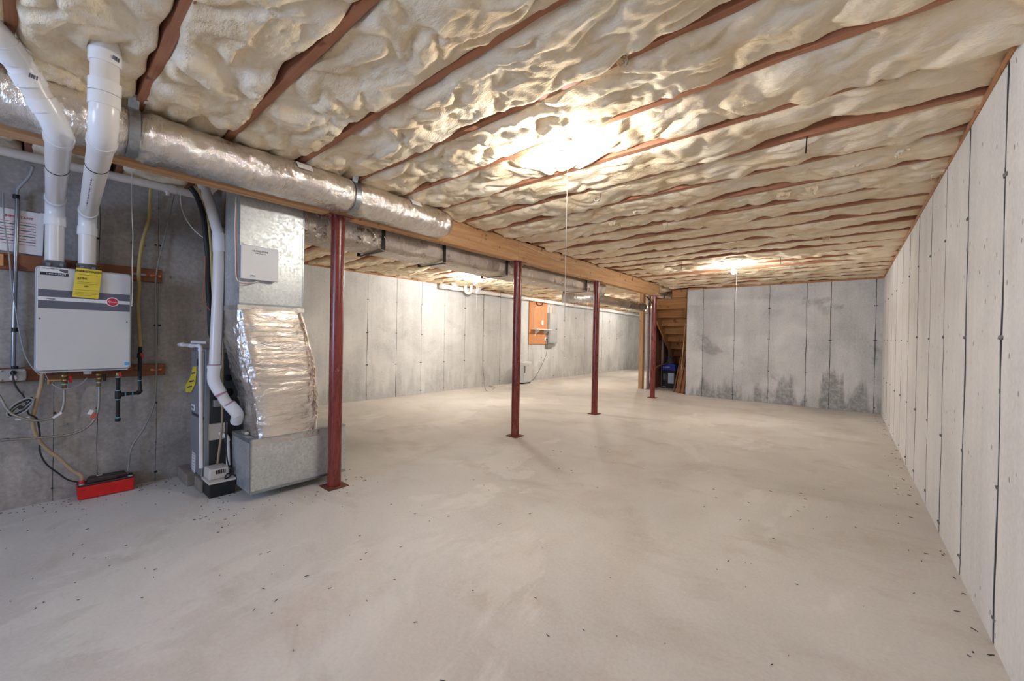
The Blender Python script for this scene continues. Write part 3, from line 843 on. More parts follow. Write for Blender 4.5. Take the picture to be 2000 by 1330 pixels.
for z0, z1, mt in ((1.478, 1.528, BAND), (1.454, 1.478, BANDW), (1.400, 1.454, BAND)):
    bx('stripe', mt, wh, HF - 0.001, HF + 0.0008, HY0 + 0.014, HY1 - 0.012, z0, z1)
lg = (-4.163, 0.371, 1.467)
lo = MB().prism([(lg[1] + 0.034 * math.cos(a * math.pi / 16), lg[2] + 0.033 * math.sin(a * math.pi / 16)) for a in range(32)], 0, HF, HF + 0.0035).build('logo_badge', WHITE, wh)
MB().prism([(lg[1] + 0.029 * math.cos(a * math.pi / 16), lg[2] + 0.028 * math.sin(a * math.pi / 16)) for a in range(32)], 0, HF + 0.001, HF + 0.0045).build('logo_disc', RED, lo)
text('logo_lettering', 'Rheem', WHITE, lo, (HF + 0.005, lg[1], lg[2]), 0.0135, shear=0.25)
text('script_lettering', 'Prestige', INK, wh, (HF + 0.0015, (-4.163, 0.071, 1.470)[1], 1.4655), 0.0085, shear=0.5)
for p in ((-4.163, 0.023, 1.329), (-4.163, 0.449, 1.322)):
    MB().lathe((HF, p[1], p[2]), [(0.005, 0.0), (0.005, 0.002), (0.0, 0.003)], 10, 'x').build('screw', STEELB, wh)
a, b = (-4.163, 0.023, 1.683), (-4.163, 0.152, 1.613)
st = bx('help_sticker', WHITE, wh, HF - 0.001, HF + 0.0012, a[1], b[1], b[2] + 0.012, a[2] - 0.004)
bx('sticker_band', INK, st, HF - 0.001, HF + 0.0016, a[1], b[1], b[2] + 0.012, b[2] + 0.032)
sy = (a[1] + b[1]) / 2
text('sticker_lettering', 'WE ARE HERE TO HELP', INK, st, (HF + 0.0016, sy - 0.008, a[2] - 0.013), 0.0065)
text('sticker_number', '1-800-432-8373', WHITE, st, (HF + 0.0022, sy + 0.008, b[2] + 0.022), 0.0100)
MB().prism([(b[1] - 0.045, b[2] + 0.05), (b[1] - 0.02, b[2] + 0.036), (b[1] - 0.002, b[2] + 0.036), (b[1] - 0.002, a[2] - 0.01), (b[1] - 0.018, a[2] - 0.012), (b[1] - 0.035, b[2] + 0.058)], 0, HF + 0.0005, HF + 0.0015).build('sticker_picture', BAND, st)
# yellow guide hanging off the front, curling outwards
gy0, gy1, gz0, gz1 = (-4.150, 0.169, 1.486)[1], (-4.150, 0.296, 1.486)[1], (-4.150, 0.236, 1.488)[2], (-4.150, 0.234, 1.695)[2]
def guide(u, v):
    z = gz1 + (gz0 - gz1) * u
    return (HF + 0.006 + 0.018 * math.sin(u * 2.6) + 0.004 * math.sin(v * 3), gy0 + 0.018 * (1 - u) + (gy1 - gy0) * v, z - 0.006 * v)
eg = MB().grid(guide, 14, 8)
eg.grid(lambda u, v: tuple(q - (0.0012 if i == 0 else 0) for i, q in enumerate(guide(u, v))), 14, 8, flip=True)
eg = eg.build('energy_guide', YELLOW, wh, fix=False)
def gtext(s_, t, h, dy=0.0):
    q = guide(t, 0.5); text('guide_lettering', s_, INK, eg, (q[0] + 0.003, q[1] + dy, q[2]), h)
gtext('ENERGYGUIDE', 0.10, 0.0145); gtext('$194', 0.36, 0.0165, -0.03); gtext('159', 0.62, 0.012, -0.005)
for t, w in ((0.22, 0.09), (0.47, 0.1), (0.53, 0.10), (0.74, 0.11), (0.82, 0.11), (0.87, 0.11), (0.92, 0.09)):
    q = guide(t, 0.5); bx('guide_line', INK, eg, q[0] + 0.0015, q[0] + 0.0022, q[1] - w / 2, q[1] + w / 2, q[2] - 0.0007, q[2] + 0.0007)
q = (-4.163, 0.452, 1.009)
bs = bx('blue_sticker', BLUE, wh, HF - 0.001, HF + 0.0012, q[1] - 0.013, q[1] + 0.013, q[2] - 0.011, q[2] + 0.011)
PAY, PBY = 0.090, (-4.290, 0.247, 1.718)[1]
for y in (PAY, PBY):
    c = MB().lathe((-4.29, y, HZ1), [(0.064, -0.003), (0.064, 0.006), (0.056, 0.008), (0.056, 0.050), (0.052, 0.052)], 26).build('vent_collar', STEELB, wh)
    for s_ in (-1, 1): MB().box(-4.245, -4.225, y + s_ * 0.03 - 0.01, y + s_ * 0.03 + 0.01, HZ1 + 0.01, HZ1 + 0.03).build('collar_lug', STEELB, c)
bx('drain_plug', WHITE, wh, -4.31, -4.26, (-4.280, 0.255, 0.916)[1] - 0.02, (-4.280, 0.255, 0.916)[1] + 0.02, HZ0 - 0.035, HZ0, 0.004)

PR = 0.0465
va = T('vent_pipe', 'left white PVC vent pipe rising from the water heater, bending away left', 'pipe', (-4.29, PAY, HZ1 + 0.02), 'white vent pipes on the water heater')
A = [(-4.29, PAY, HZ1 + 0.02), (-4.29, PAY, 2.150), (-2.80, 0.070, 2.172), (-2.700, -0.044, 2.369), (-2.620, -0.102, 2.427), (-2.45, -0.42, 2.66)]
pvc_run(va, A, PR, [0.09, 0.12, 0.09, 0.1], collar=0.055)
coupling(va, (-4.29, PAY, 1.985), (-4.29, PAY, 2.03), PR * 1.15)
vb = T('vent_pipe', 'right white PVC vent pipe rising from the water heater into the insulation', 'pipe', (-4.29, PBY, HZ1 + 0.02), 'white vent pipes on the water heater')
B = [(-4.29, PBY, HZ1 + 0.02), (-4.29, PBY, 2.105), (-2.500, 0.190, 2.121), (-2.47, 0.190, 2.50), (-2.62, 0.10, 2.66)]
pvc_run(vb, B, PR, [0.09, 0.11, 0.09], collar=0.055)
coupling(vb, (-4.29, PBY, 1.95), (-4.29, PBY, 1.995), PR * 1.15)
for z0, z1 in ((2.28, 2.33), (2.41, 2.46)): coupling(vb, (-2.485, B[2][1], z0), (-2.478, 0.19, z1), PR * 1.14)
def clamp(root, a, b, t, r, name='pipe_clamp', mat=None):
    p = Vector(lerp(a, b, t)); d = (Vector(b) - Vector(a)).normalized()
    MB().tube([p - d * 0.006, p + d * 0.006], r, 22).build(name, mat or HANGER, root)
clamp(va, A[1], A[2], 0.60, PR * 1.03); clamp(vb, B[1], B[2], 0.72, PR * 1.03)
def print_marks(root, a, b, r, side, n, seed):
    rnd = random.Random(seed); m = MB(); d = (Vector(b) - Vector(a)); L = d.length; d.normalize()
    sdv = Vector(side).normalized(); t = 0.25
    rot = d.to_track_quat('X', 'Z').to_euler()
    for i in range(n):
        w = rnd.choice((0.006, 0.01, 0.02)); t += (w + rnd.uniform(0.008, 0.03)) / L
        if t > 0.95: break
        m.obox(Vector(a) + d * L * t + sdv * r, (w, 0.008, 0.001), rot)
    m.build('print_marks', INK, root)
print_marks(vb, B[1], B[2], PR * 1.0, (0.15, -0.35, -1.0), 22, 3)
def pipe_label(root, p, out, r):
    o = Vector(out).normalized(); c = Vector(p) + o * r
    q = o.to_track_quat('Z', 'Y').to_euler()
    m = MB()
    for k, w in ((-0.012, 0.004), (-0.005, 0.003), (0.002, 0.006), (0.010, 0.004)):
        m.obox(c + q.to_matrix() @ Vector((k, 0, 0)), (w, 0.016, 0.003), q)
    m.build('barcode_label', BAND, root)
pipe_label(va, lerp(A[2], A[3], 0.86), (0.80, 0.35, -0.25), PR * 1.12)
pipe_label(vb, (-2.472, 0.19, 2.435), (0.75, 0.55, -0.2), PR * 1.14)

# mounting boards
bd = T('mounting_board', 'upper brown board on the wall behind the water heater', 'board', (-4.42, 0.0, 1.66), 'brown boards behind the water heater')
bx('plank', BOARD, bd, -4.438, -4.402, -0.75, 0.686, 1.662, 1.770, 0.003)
bd2 = T('mounting_board', 'lower brown board on the wall under the water heater', 'board', (-4.42, 0.0, 0.89), 'brown boards behind the water heater')
bx('plank', BOARD, bd2, -4.438, -4.402, -0.75, 0.712, 0.890, 0.986, 0.003)
bk = T('wood_block', 'brown wood block at the left frame edge behind the conduit', 'board', (-4.41, -0.17, 1.66)); bx('plank', PLY, bk, -4.402, -4.38, -0.30, -0.135, 1.68, 1.76, 0.003)

# instruction packet
pk = T('instruction_packet', 'white sheet with red warning text in a clear sleeve on the wall', 'paper', (-4.42, -0.1, 1.79))
k0, k1 = (-4.420, 0.034, 2.079), (-4.420, 0.036, 1.780)
MB().prism([(-0.32, 1.80), (k1[1] - 0.01, k1[2] + 0.0), (k0[1], k0[2]), (-0.32, 2.08)], 0, -4.432, -4.414).build('sheet', PAPER, pk)
MB().prism([(k1[1] - 0.02, k1[2] + 0.0), (k1[1], k1[2]), (k0[1] + 0.008, k0[2] + 0.005), (k0[1] - 0.012, k0[2] + 0.003)], 0, -4.432, -4.411).build('sleeve_edge', WHITE, pk)
ty = (k0[1] - 0.32) / 2
text('red_lettering', 'IMPORTANT', RED, pk, (-4.4125, k0[1] - 0.105, k0[2] - 0.05), 0.016)
rnd = random.Random(4)
for i in range(9):
    z = k0[2] - 0.085 - i * 0.019; w = rnd.uniform(0.16, 0.26)
    bx('text_line', RED if i % 2 == 0 else BAND, pk, -4.4145, -4.4128, k0[1] - 0.03 - w, k0[1] - 0.03, z, z + rnd.choice((0.003, 0.006)))

# conduit, outlet box, cords
ob = (-4.400, -0.090, 0.939)
cd = T('electrical_conduit', 'grey metal conduit running down the wall to the outlet box', 'conduit', (-4.405, ob[1], 0.97))
MB().tube([(-4.40, ob[1] + 0.012, 2.17), (-4.40, ob[1] + 0.004, 1.6), (-4.40, ob[1], 0.97)], 0.0115, 12).build('conduit_tube', CONDUIT, cd)
MB().tube(smooth_path([(-4.40, ob[1] + 0.012, 2.17), (-4.39, ob[1] + 0.014, 2.22), (-4.33, ob[1] + 0.06, 2.30), (-4.25, ob[1] + 0.08, 2.36)], 6), 0.008, 8).build('cable_tail', CORDG, cd)
for z in (2.165, 1.25, 0.985): MB().tube([(-4.40, ob[1] + 0.006, z - 0.014), (-4.40, ob[1] + 0.006, z + 0.014)], 0.0165, 12).build('connector', BLACKI, cd)
gw = MB().tube(smooth_path([(-4.400, -0.140, 2.178), (-4.390, -0.135, 1.991), (-4.385, -0.112, 1.751), (-4.380, -0.099, 1.543), (-4.380, -0.083, 1.404), (-4.380, -0.048, 1.123), (-4.360, -0.008, 0.994), (-4.300, 0.057, 0.902)], 6), 0.004, 8).build('thin_cable', CORDG, None)
tag(gw, 'thin grey cable tied along the wall conduit', 'cable')
obx = T('outlet_box', 'square metal outlet box with black plug below the conduit', 'outlet', (-4.40, ob[1], ob[2] - 0.04))
MB().prism([(ob[1] + q[0], ob[2] + q[1]) for q in rrect(0.118, 0.082, 0.014)], 0, -4.402, -4.362).build('box', EBOX, obx, 0.004)
for s_ in (-1, 1):
    MB().lathe((-4.362, ob[1] + 0.002, ob[2] + s_ * 0.018), [(0.0175, 0), (0.0175, 0.004), (0.012, 0.005)], 16, 'x').build('receptacle', PVC_W, obx)
for sy_ in (-1, 1):
    for sz_ in (-1, 1): MB().lathe((-4.364, ob[1] + sy_ * 0.05, ob[2] + sz_ * 0.032), [(0.008, 0), (0.008, 0.006), (0.0, 0.007)], 10, 'x').build('corner_screw', EBOX, obx)
pc = T('power_cord', 'black power cord bundled in loops below the outlet box', 'cord', (-4.33, -0.03, 0.75))
MB().lathe((-4.358, ob[1] + 0.002, ob[2] + 0.018), [(0.016, 0), (0.016, 0.018), (0.009, 0.03), (0.0, 0.032)], 14, 'x').build('plug', BLACK, pc)
MB().tube(smooth_path([(-4.33, ob[1] + 0.002, ob[2] + 0.018), (-4.320, -0.085, 0.900), (-4.320, -0.065, 0.839), (-4.320, -0.045, 0.802), (-4.320, -0.029, 0.737), (-4.320, -0.020, 0.672), (-4.330, 0.017, 0.630), (-4.360, 0.032, 0.507), (-4.360, 0.032, 0.398), (-4.360, 0.061, 0.301), (-4.360, 0.122, 0.213), (-4.360, 0.173, 0.151), (-4.370, 0.237, 0.116)], 6), 0.005, 8).build('cord', BLACK, pc)
ctr = Vector((-4.320, -0.056, 0.722))
for i in range(4):
    lp = [ctr + Vector((0.006 * i, (0.050 + 0.004 * i) * math.cos(t) * 0.55 + 0.045 * math.sin(t), 0.014 * math.cos(t + i) + 0.060 * math.sin(t))) for t in np.linspace(0, 2 * math.pi, 22)]
    MB().tube(lp, 0.0048, 7).build('cord_loop', BLACK if i % 2 == 0 else CORDG, pc)
MB().obox(ctr + Vector((0.012, 0.0, 0.0)), (0.03, 0.022, 0.020), (0.7, 0, 0)).build('cord_tie', BLACK, pc, 0.003)
for dy in (0.0, 0.028): MB().obox(Vector((-4.300, -0.060, 0.645)) + Vector((0, dy, 0)), (0.002, 0.034, 0.014), (0.15, 0, 0.1)).build('paper_tag', PAPER, pc)

# valves and braided hoses
def valve(root, x, y, ztop, handle, hd):
    MB().lathe((x, y, 0), [(0.014, ztop), (0.014, ztop - 0.03), (0.020, ztop - 0.032), (0.020, ztop - 0.05), (0.016, ztop - 0.052), (0.017, ztop - 0.095), (0.013, ztop - 0.10), (0.013, ztop - 0.14), (0.0, ztop - 0.141)], 14).build('valve_body', BRASS, root)
    MB().lathe((x + 0.012, y, ztop - 0.072), [(0.017, 0), (0.017, 0.012), (0.011, 0.016), (0.011, 0.022), (0.0, 0.023)], 14, 'x').build('side_port', BRASS, root)
    MB().obox((x + 0.005, y + 0.030, ztop - 0.068), (0.018, 0.018, 0.052)).build('valve_handle', handle, root, 0.005)
    for z in (ztop - 0.105, ztop - 0.138): MB().lathe((x, y, z), [(0.0145, 0), (0.0145, 0.006)], 14).build('tape_ring', TAPE, root)
v1 = (-4.290, 0.142, 0.904); v2 = (-4.290, 0.314, 0.892)
h1 = T('hot_water_valve', 'brass valve with red handle under the left of the water heater', 'valve', (-4.29, v1[1], v1[2] - 0.14)); valve(h1, -4.29, v1[1], HZ0, VRED, 1)
MB().tube([(-4.285, v1[1] - 0.015, HZ0 - 0.07), (-4.285, v1[1] - 0.055, HZ0 - 0.07), (-4.28, v1[1] - 0.075, HZ0 - 0.072)], [0.012, 0.012, 0.013], 12).build('relief_port', BRASS, h1)
MB().lathe((-4.28, v1[1] - 0.072, HZ0 - 0.095), [(0.011, 0), (0.011, 0.035)], 12).build('relief_spout', BRASS, h1)
h2 = T('cold_water_valve', 'brass valve with black handle under the water heater centre', 'valve', (-4.29, v2[1], v2[2] - 0.14)); valve(h2, -4.29, v2[1], HZ0, BLACK, 1)
hs = T('braided_hose', 'braided metal hose curving left from the red-handled valve', 'hose', (-4.29, v1[1], 0.7), 'braided hoses under the water heater')
pth = smooth_path([(-4.29, v1[1], HZ0 - 0.138), (-4.290, 0.141, 0.739), (-4.285, 0.124, 0.665), (-4.280, 0.070, 0.629), (-4.280, 0.001, 0.629), (-4.290, -0.077, 0.670), (-4.300, -0.116, 0.725), (-4.320, -0.155, 0.819), (-4.330, -0.266, 0.928)], 7)
MB().tube(pth, 0.0085, 10).build('hose', HOSE, hs)
MB().obox((-4.275, 0.110, 0.650), (0.004, 0.055, 0.014), (R(40), 0, 0)).build('paper_tag', PAPER, hs)
hs2 = T('braided_hose', 'long braided metal hose sweeping left from the black-handled valve', 'hose', (-4.29, v2[1], 0.6), 'braided hoses under the water heater')
pth = smooth_path([(-4.29, v2[1], HZ0 - 0.138), (-4.290, 0.315, 0.708), (-4.285, 0.305, 0.633), (-4.275, 0.268, 0.556), (-4.265, 0.191, 0.510), (-4.260, 0.082, 0.505), (-4.260, -0.054, 0.515), (-4.260, -0.160, 0.524), (-4.300, -0.319, 0.540)], 7)
MB().tube(pth, 0.0085, 10).build('hose', HOSE, hs2)
MB().obox((-4.270, 0.288, 0.622), (0.004, 0.026, 0.04), (R(-25), 0, 0)).build('paper_tag', PEXR, hs2); MB().obox((-4.268, 0.272, 0.651), (0.004, 0.024, 0.034), (R(-25), 0, 0)).build('paper_tag', PAPER, hs2)
MB().tube([Vector((-4.260, -0.101, 0.520)), Vector((-4.260, -0.135, 0.520))], 0.0115, 12).build('hose_fitting', CONDUIT, hs2)
ws = MB().tube(smooth_path([(-4.300, 0.044, 0.974), (-4.280, 0.080, 0.880), (-4.262, 0.140, 0.833), (-4.270, 0.214, 0.856), (-4.280, 0.253, 0.905)], 8), 0.0028, 7).build('sensor_wire', CORDG, None); tag(ws, 'thin pale wire drooping below the water heater', 'wire')

# gas line
g1 = (-4.290, 0.418, 0.913); g2 = (-4.370, 0.549, 1.036)
gx = -4.29; gy = g1[1]; gzt = (-4.290, 0.419, 0.763)[2]; gzb = (-4.290, 0.421, 0.558)[2]
gp = T('gas_pipe', 'black iron gas pipe with tee and drip leg beside the water heater', 'pipe', (gx, gy, gzb))
MB().tube([(gx, gy, HZ0), (gx, gy, gzb + 0.02)], 0.0125, 14).build('drop_pipe', BLACKI, gp)
MB().tube([(gx, gy, gzt + 0.03), (gx, gy, gzt - 0.03)], 0.0175, 14).tube([(gx, gy, gzt), (gx, gy + 0.035, gzt)], 0.0165, 14).build('tee', BLACKI, gp)
MB().lathe((gx, gy, gzb), [(0.014, 0), (0.0165, 0.004), (0.0165, 0.026), (0.013, 0.027)], 14).build('cap', BLACKI, gp)
gy2 = (-4.310, 0.544, 0.794)[1]
path, arcs = fillet([(gx, gy, gzt), (gx, gy2, gzt + 0.005), (gx - 0.02, gy2 - 0.002, gzt + 0.09), (-4.33, gy2 + 0.002, 1.13)], 0.02)
MB().tube(path, 0.0122, 12).build('branch_pipe', BLACKI, gp)
MB().tube(arcs[0][0], 0.017, 12).build('elbow', BLACKI, gp)
for p, ax in (((gx, gy, gzt + 0.034), 2), ((gx, gy, gzt - 0.036), 2), ((gx, gy, gzb + 0.03), 2), ((gx, gy, HZ0 - 0.07), 2), ((gx, gy2 - 0.045, gzt + 0.003), 1), ((gx, gy + 0.04, gzt + 0.001), 1), ((gx - 0.02, gy2 - 0.001, gzt + 0.10), 2)):
    d = Vector((0, 0, 0.003)) if ax == 2 else Vector((0, 0.003, 0))
    MB().tube([Vector(p) - d, Vector(p) + d], 0.0145, 12).build('tape_ring', TAPE, gp)
for (yy, zz, xx) in ((gy, HZ0 - 0.045, gx), (gy2 + 0.002, 1.06, -4.328)):
    MB().lathe((xx, yy, zz), [(0.014, -0.02), (0.019, -0.016), (0.019, 0.016), (0.014, 0.02)], 12).build('gas_valve', BLACKI if zz > 1 else BRASS, gp)
    MB().obox((xx + 0.022, yy + 0.008, zz), (0.014, 0.014, 0.042), (0.2, 0, 0)).build('valve_handle', VRED, gp, 0.003)
yg = MB().tube(smooth_path([(-4.33, gy2 + 0.002, 1.12), (-4.350, 0.541, 1.283), (-4.365, 0.532, 1.488), (-4.370, 0.541, 1.613), (-4.370, 0.537, 1.736), (-4.380, 0.554, 1.946), (-4.390, 0.594, 2.163), (-4.390, 0.602, 2.311), (-4.370, 0.602, 2.403), (-4.28, 0.60, 2.50)], 7), 0.0125, 12).build('gas_tubing', CSST, None)
tag(yg, 'yellow jacketed gas tubing climbing the wall right of the water heater', 'tubing')
for bz, px in ((1.716, (-4.400, 0.644, 1.711)), (0.938, (-4.400, 0.654, 0.946))):
    cl = MB(); cl.box(-4.402, -4.398, px[1] - 0.035, px[1] + 0.035, bz - 0.008, bz + 0.008); cl.tube([(-4.395, px[1] - 0.012, bz), (-4.385, px[1] - 0.008, bz), (-4.382, px[1], bz), (-4.385, px[1] + 0.008, bz), (-4.395, px[1] + 0.012, bz)], 0.006, 8)
    tag(cl.build('copper_clip', COPPER, None), 'copper pipe clip on the %s brown board' % ('upper' if bz > 1.2 else 'lower'), 'clip', 'copper clips on brown boards')
c3 = (-4.390, 0.540, 1.696); tag(MB().box(-4.402, -4.396, c3[1] - 0.03, c3[1] + 0.045, 1.708, 1.724).build('pipe_strap', STEELB, None), 'steel strap holding the yellow tubing to the upper board', 'clip')

# condensate pump (red) with its tubes
p0, p1 = (-4.320, 0.210, 0.000), (-4.294, 0.516, 0.000)
pm = T('condensate_pump', 'low red condensate pump with dark lid on the floor below the heater', 'pump', (-4.36, 0.365, 0))
PY0, PY1, PX1, PX0 = p0[1] + 0.004, p1[1], -4.30, -4.425
m = MB().prism([(PY0 + 0.006, 0.004), (PY1 - 0.006, 0.004), (PY1, 0.012), (PY1 + 0.004, 0.098), (PY0 - 0.004, 0.098), (PY0, 0.012)], 0, PX0, PX1); m.build('tank', PUMPR, pm, 0.005)
bx('lid', PUMPD, pm, PX0 + 0.006, PX1 - 0.004, PY0 - 0.001, PY1 + 0.001, 0.099, 0.112, 0.004)
MB().prism([(PY0 + 0.045, 0.112), (PY1 - 0.03, 0.112), (PY1 - 0.045, 0.145), (PY0 + 0.06, 0.145)], 0, PX0 + 0.015, PX1 - 0.02).build('motor_cover', PUMPD, pm, 0.006)
for i in range(9): bx('vent_slot', DARK, pm, PX1 - 0.024, PX1 - 0.0185, PY1 - 0.10 + i * 0.006, PY1 - 0.097 + i * 0.006, 0.116, 0.132)
bx('lid_label', PAPER, pm, PX0 + 0.03, PX0 + 0.055, PY0 + 0.10, PY0 + 0.13, 0.1445, 0.1462)
for y in (PY0 + 0.02, PY1 - 0.02): MB().lathe((PX1 - 0.02, y, 0.112), [(0.016, 0), (0.016, 0.003), (0.0, 0.004)], 14).build('lid_disc', EPANEL, pm)
MB().lathe((PX1 - 0.06, PY0 + 0.022, 0.112), [(0.018, 0), (0.016, 0.02), (0.012, 0.026)], 14).build('inlet', PUMPR, pm)
for y in (PY0 + 0.03, PY1 - 0.03): bx('foot', BLACK, pm, PX0 + 0.01, PX1 - 0.01, y - 0.012, y + 0.012, 0, 0.005)
bt = MB().tube(smooth_path([(-4.30, (-4.300, 0.042, 0.953)[1], HZ0 - 0.004), (-4.310, 0.034, 0.867), (-4.330, 0.012, 0.731), (-4.345, -0.001, 0.623), (-4.355, 0.013, 0.512), (-4.360, 0.061, 0.407), (-4.360, 0.129, 0.315), (-4.360, 0.185, 0.224), (PX1 - 0.06, PY0 + 0.018, 0.17), (PX1 - 0.06, PY0 + 0.022, 0.13)], 7), 0.0115, 12).build('drain_tube', TUBE_B, None)
tag(bt, 'beige drain tube hanging from the water heater down to the red pump', 'tube')
ct_ = MB().tube(smooth_path([(PX0 + 0.05, PY1 - 0.03, 0.115), (-4.390, 0.495, 0.195), (-4.395, 0.501, 0.275), (-4.400, 0.525, 0.352), (-4.405, 0.586, 0.466), (-4.405, 0.635, 0.607), (-4.405, 0.653, 0.732), (-4.390, 0.653, 0.947), (-4.395, 0.650, 1.287), (-4.390, 0.643, 1.625), (-4.400, 0.656, 1.797), (-4.410, 0.694, 2.019), (-4.410, 0.729, 2.242), (-4.400, 0.759, 2.443), (-4.36, 0.78, 2.50)], 7), 0.0062, 9).build('discharge_tube', TUBE_C, None)
tag(ct_, 'thin clear grey tube rising from the red pump past the two boards', 'tube')

# pull cord of the bulb over the heater area and drain line under the beam
wc = MB().tube(smooth_path([(-3.95, 0.447, 2.60), (-3.950, 0.442, 2.336), (-3.950, 0.446, 2.088), (-3.950, 0.452, 1.942), (-3.950, 0.450, 1.721), (-3.950, 0.454, 1.574), (-3.950, 0.451, 1.456), (-3.950, 0.452, 1.434)], 6), 0.0022, 6).build('hanging_string', CORDW, None)
tag(wc, 'white string hanging in front of the water heater', 'string')
dl = T('drain_pipe', 'beige PVC drain pipe running along the top of the heater wall', 'pipe', (-4.2, 0, 2.37))
MB().tube([(-4.20, -3.1, 2.400), (-4.20, 0.72, 2.405)], 0.031, 16).build('pipe', PVC_W, dl)
MB().tube([(-4.20, 0.72, 2.405), (-4.20, 1.9, 2.415)], 0.031, 16).build('pipe', PVC_W, dl)
MB().tube([(-4.20, 0.66, 2.404), (-4.20, 0.73, 2.405)], 0.036, 16).build('coupling', PVC_W, dl)
MB().tube([(-4.19, 0.68, 2.40), (-4.19, 0.68, 2.345)], [0.02, 0.012], 12).build('hanger_clip', PVC_W, dl)

# ================================================================== FURNACE GROUP
FX1, FX0, FY0, FY1, FZ0, FZ1 = -3.89, -4.27, 0.872, 1.45, 0.095, 1.122
fu = T('furnace', 'grey upright furnace cabinet in the corner behind white pipes', 'furnace', ((FX0 + FX1) / 2, (FY0 + FY1) / 2, FZ0))
bx('cabinet', FURN, fu, FX0, FX1, FY0, FY1, FZ0, FZ1, 0.006)
zs = (-4.108, 0.870, 0.573)[2]
bx('upper_door', FURN, fu, FX0 + 0.01, FX1 - 0.012, FY0 - 0.014, FY0, zs + 0.012, FZ1 - 0.02, 0.006)
bx('lower_door', FURN, fu, FX0 + 0.01, FX1 - 0.012, FY0 - 0.014, FY0, FZ0 + 0.01, zs - 0.012, 0.006)
bx('door_gap', FURN_D, fu, FX0 + 0.01, FX1 - 0.012, FY0 - 0.006, FY0, zs - 0.012, zs + 0.012)
q = (-4.051, 0.857, 1.013); bx('sight_window', FURN_D, fu, q[0] - 0.025, q[0] + 0.02, FY0 - 0.017, FY0 - 0.012, q[2] - 0.03, q[2] + 0.025, 0.003)
q = (-4.180, 0.857, 0.629); np_ = bx('name_plate', WHITE, fu, q[0] - 0.05, q[0] + 0.05, FY0 - 0.017, FY0 - 0.012, q[2] - 0.025, q[2] + 0.025, 0.002)
bx('plate_mark', BAND, np_, q[0] - 0.035, q[0] + 0.035, FY0 - 0.018, FY0 - 0.0165, q[2] - 0.01, q[2] + 0.008)
q = (-4.140, 0.857, 0.166); lb_ = bx('warning_label', PAPER, fu, q[0] - 0.055, q[0] + 0.05, FY0 - 0.0155, FY0 - 0.013, q[2] - 0.085, q[2] + 0.09)
bx('label_mark', RED, lb_, q[0] - 0.05, q[0] + 0.045, FY0 - 0.0162, FY0 - 0.015, q[2] + 0.075, q[2] + 0.08)
for i in range(6): bx('label_mark', INK, lb_, q[0] - 0.04, q[0] + random.uniform(0, 0.03), FY0 - 0.0162, FY0 - 0.015, q[2] + 0.055 - i * 0.024, q[2] + 0.058 - i * 0.024)
# furnace side with burner openings
bx('side_panel', FURN_D, fu, FX1, FX1 + 0.006, FY0 + 0.03, FY1 - 0.02, FZ0 + 0.05, FZ1 - 0.03, 0.002)
for q, r in (((-3.884, 1.026, 0.885), 0.028), ((-3.884, 1.030, 0.767), 0.034)):
    MB().lathe((FX1 + 0.004, q[1], q[2]), [(r, 0), (r, 0.004), (0.0, 0.0045)], 18, 'x').build('knockout', DARK, fu)
q = (-3.884, 0.941, 0.697); bx('gas_valve_box', EBOX, fu, FX1 + 0.005, FX1 + 0.05, q[1] - 0.02, q[1] + 0.10, q[2] - 0.035, q[2] + 0.02, 0.004)
q = (-3.884, 0.957, 0.467); bx('inducer_plate', PVC_W, fu, FX1 + 0.005, FX1 + 0.035, q[1] - 0.06, q[1] + 0.06, q[2] - 0.07, q[2] + 0.06, 0.004)
tgp = (-4.241, 0.850, 0.856)
tg = T('hang_tag', 'yellow paper tag hanging on the furnace upper door', 'tag', (tgp[0], FY0 - 0.02, tgp[2] - 0.1))
q0 = (-4.172, 0.852, 0.968); q1 = (-4.058, 0.852, 0.975); q2 = (-4.099, 0.852, 0.829); q3 = (-4.229, 0.852, 0.749); q4 = (-4.405, 0.852, 0.731); q5 = (-4.444, 0.852, 0.781); q6 = (-4.269, 0.852, 0.867)
MB().prism([(q[0], q[2]) for q in (q0, q1, q2, q3, q4, q5, q6)], 1, FY0 - 0.020, FY0 - 0.0175).build('tag_sheet', YELLOW, tg)
for i, (a_, b_) in enumerate((((-4.220, 0.852, 0.914), (-4.104, 0.852, 0.926)), ((-4.285, 0.852, 0.839), (-4.133, 0.852, 0.860)), ((-4.353, 0.852, 0.785), (-4.197, 0.852, 0.808)))):
    MB().prism([(a_[0], a_[2]), (b_[0], b_[2]), (b_[0], b_[2] - 0.012), (a_[0], a_[2] - 0.012)], 1, FY0 - 0.0208, FY0 - 0.0195).build('tag_mark', INK, tg)
# blocks below
for i, (x0, x1, y0, y1, l) in enumerate(((-4.42, -4.08, 0.80, 1.0, 'rough concrete block under the rear of the furnace'), (-4.03, -3.84, 0.84, 1.03, 'rough concrete block under the front of the furnace'), (-3.72, -3.52, 1.45, 1.65, 'rough concrete block under the return air box'))):
    h = 0.095 if i < 2 else 0.058
    tag(MB().box(x0, x1, y0, y1, 0, h).build('concrete_block', CINDER, None, 0.008), l, 'block', 'concrete blocks under the furnace')

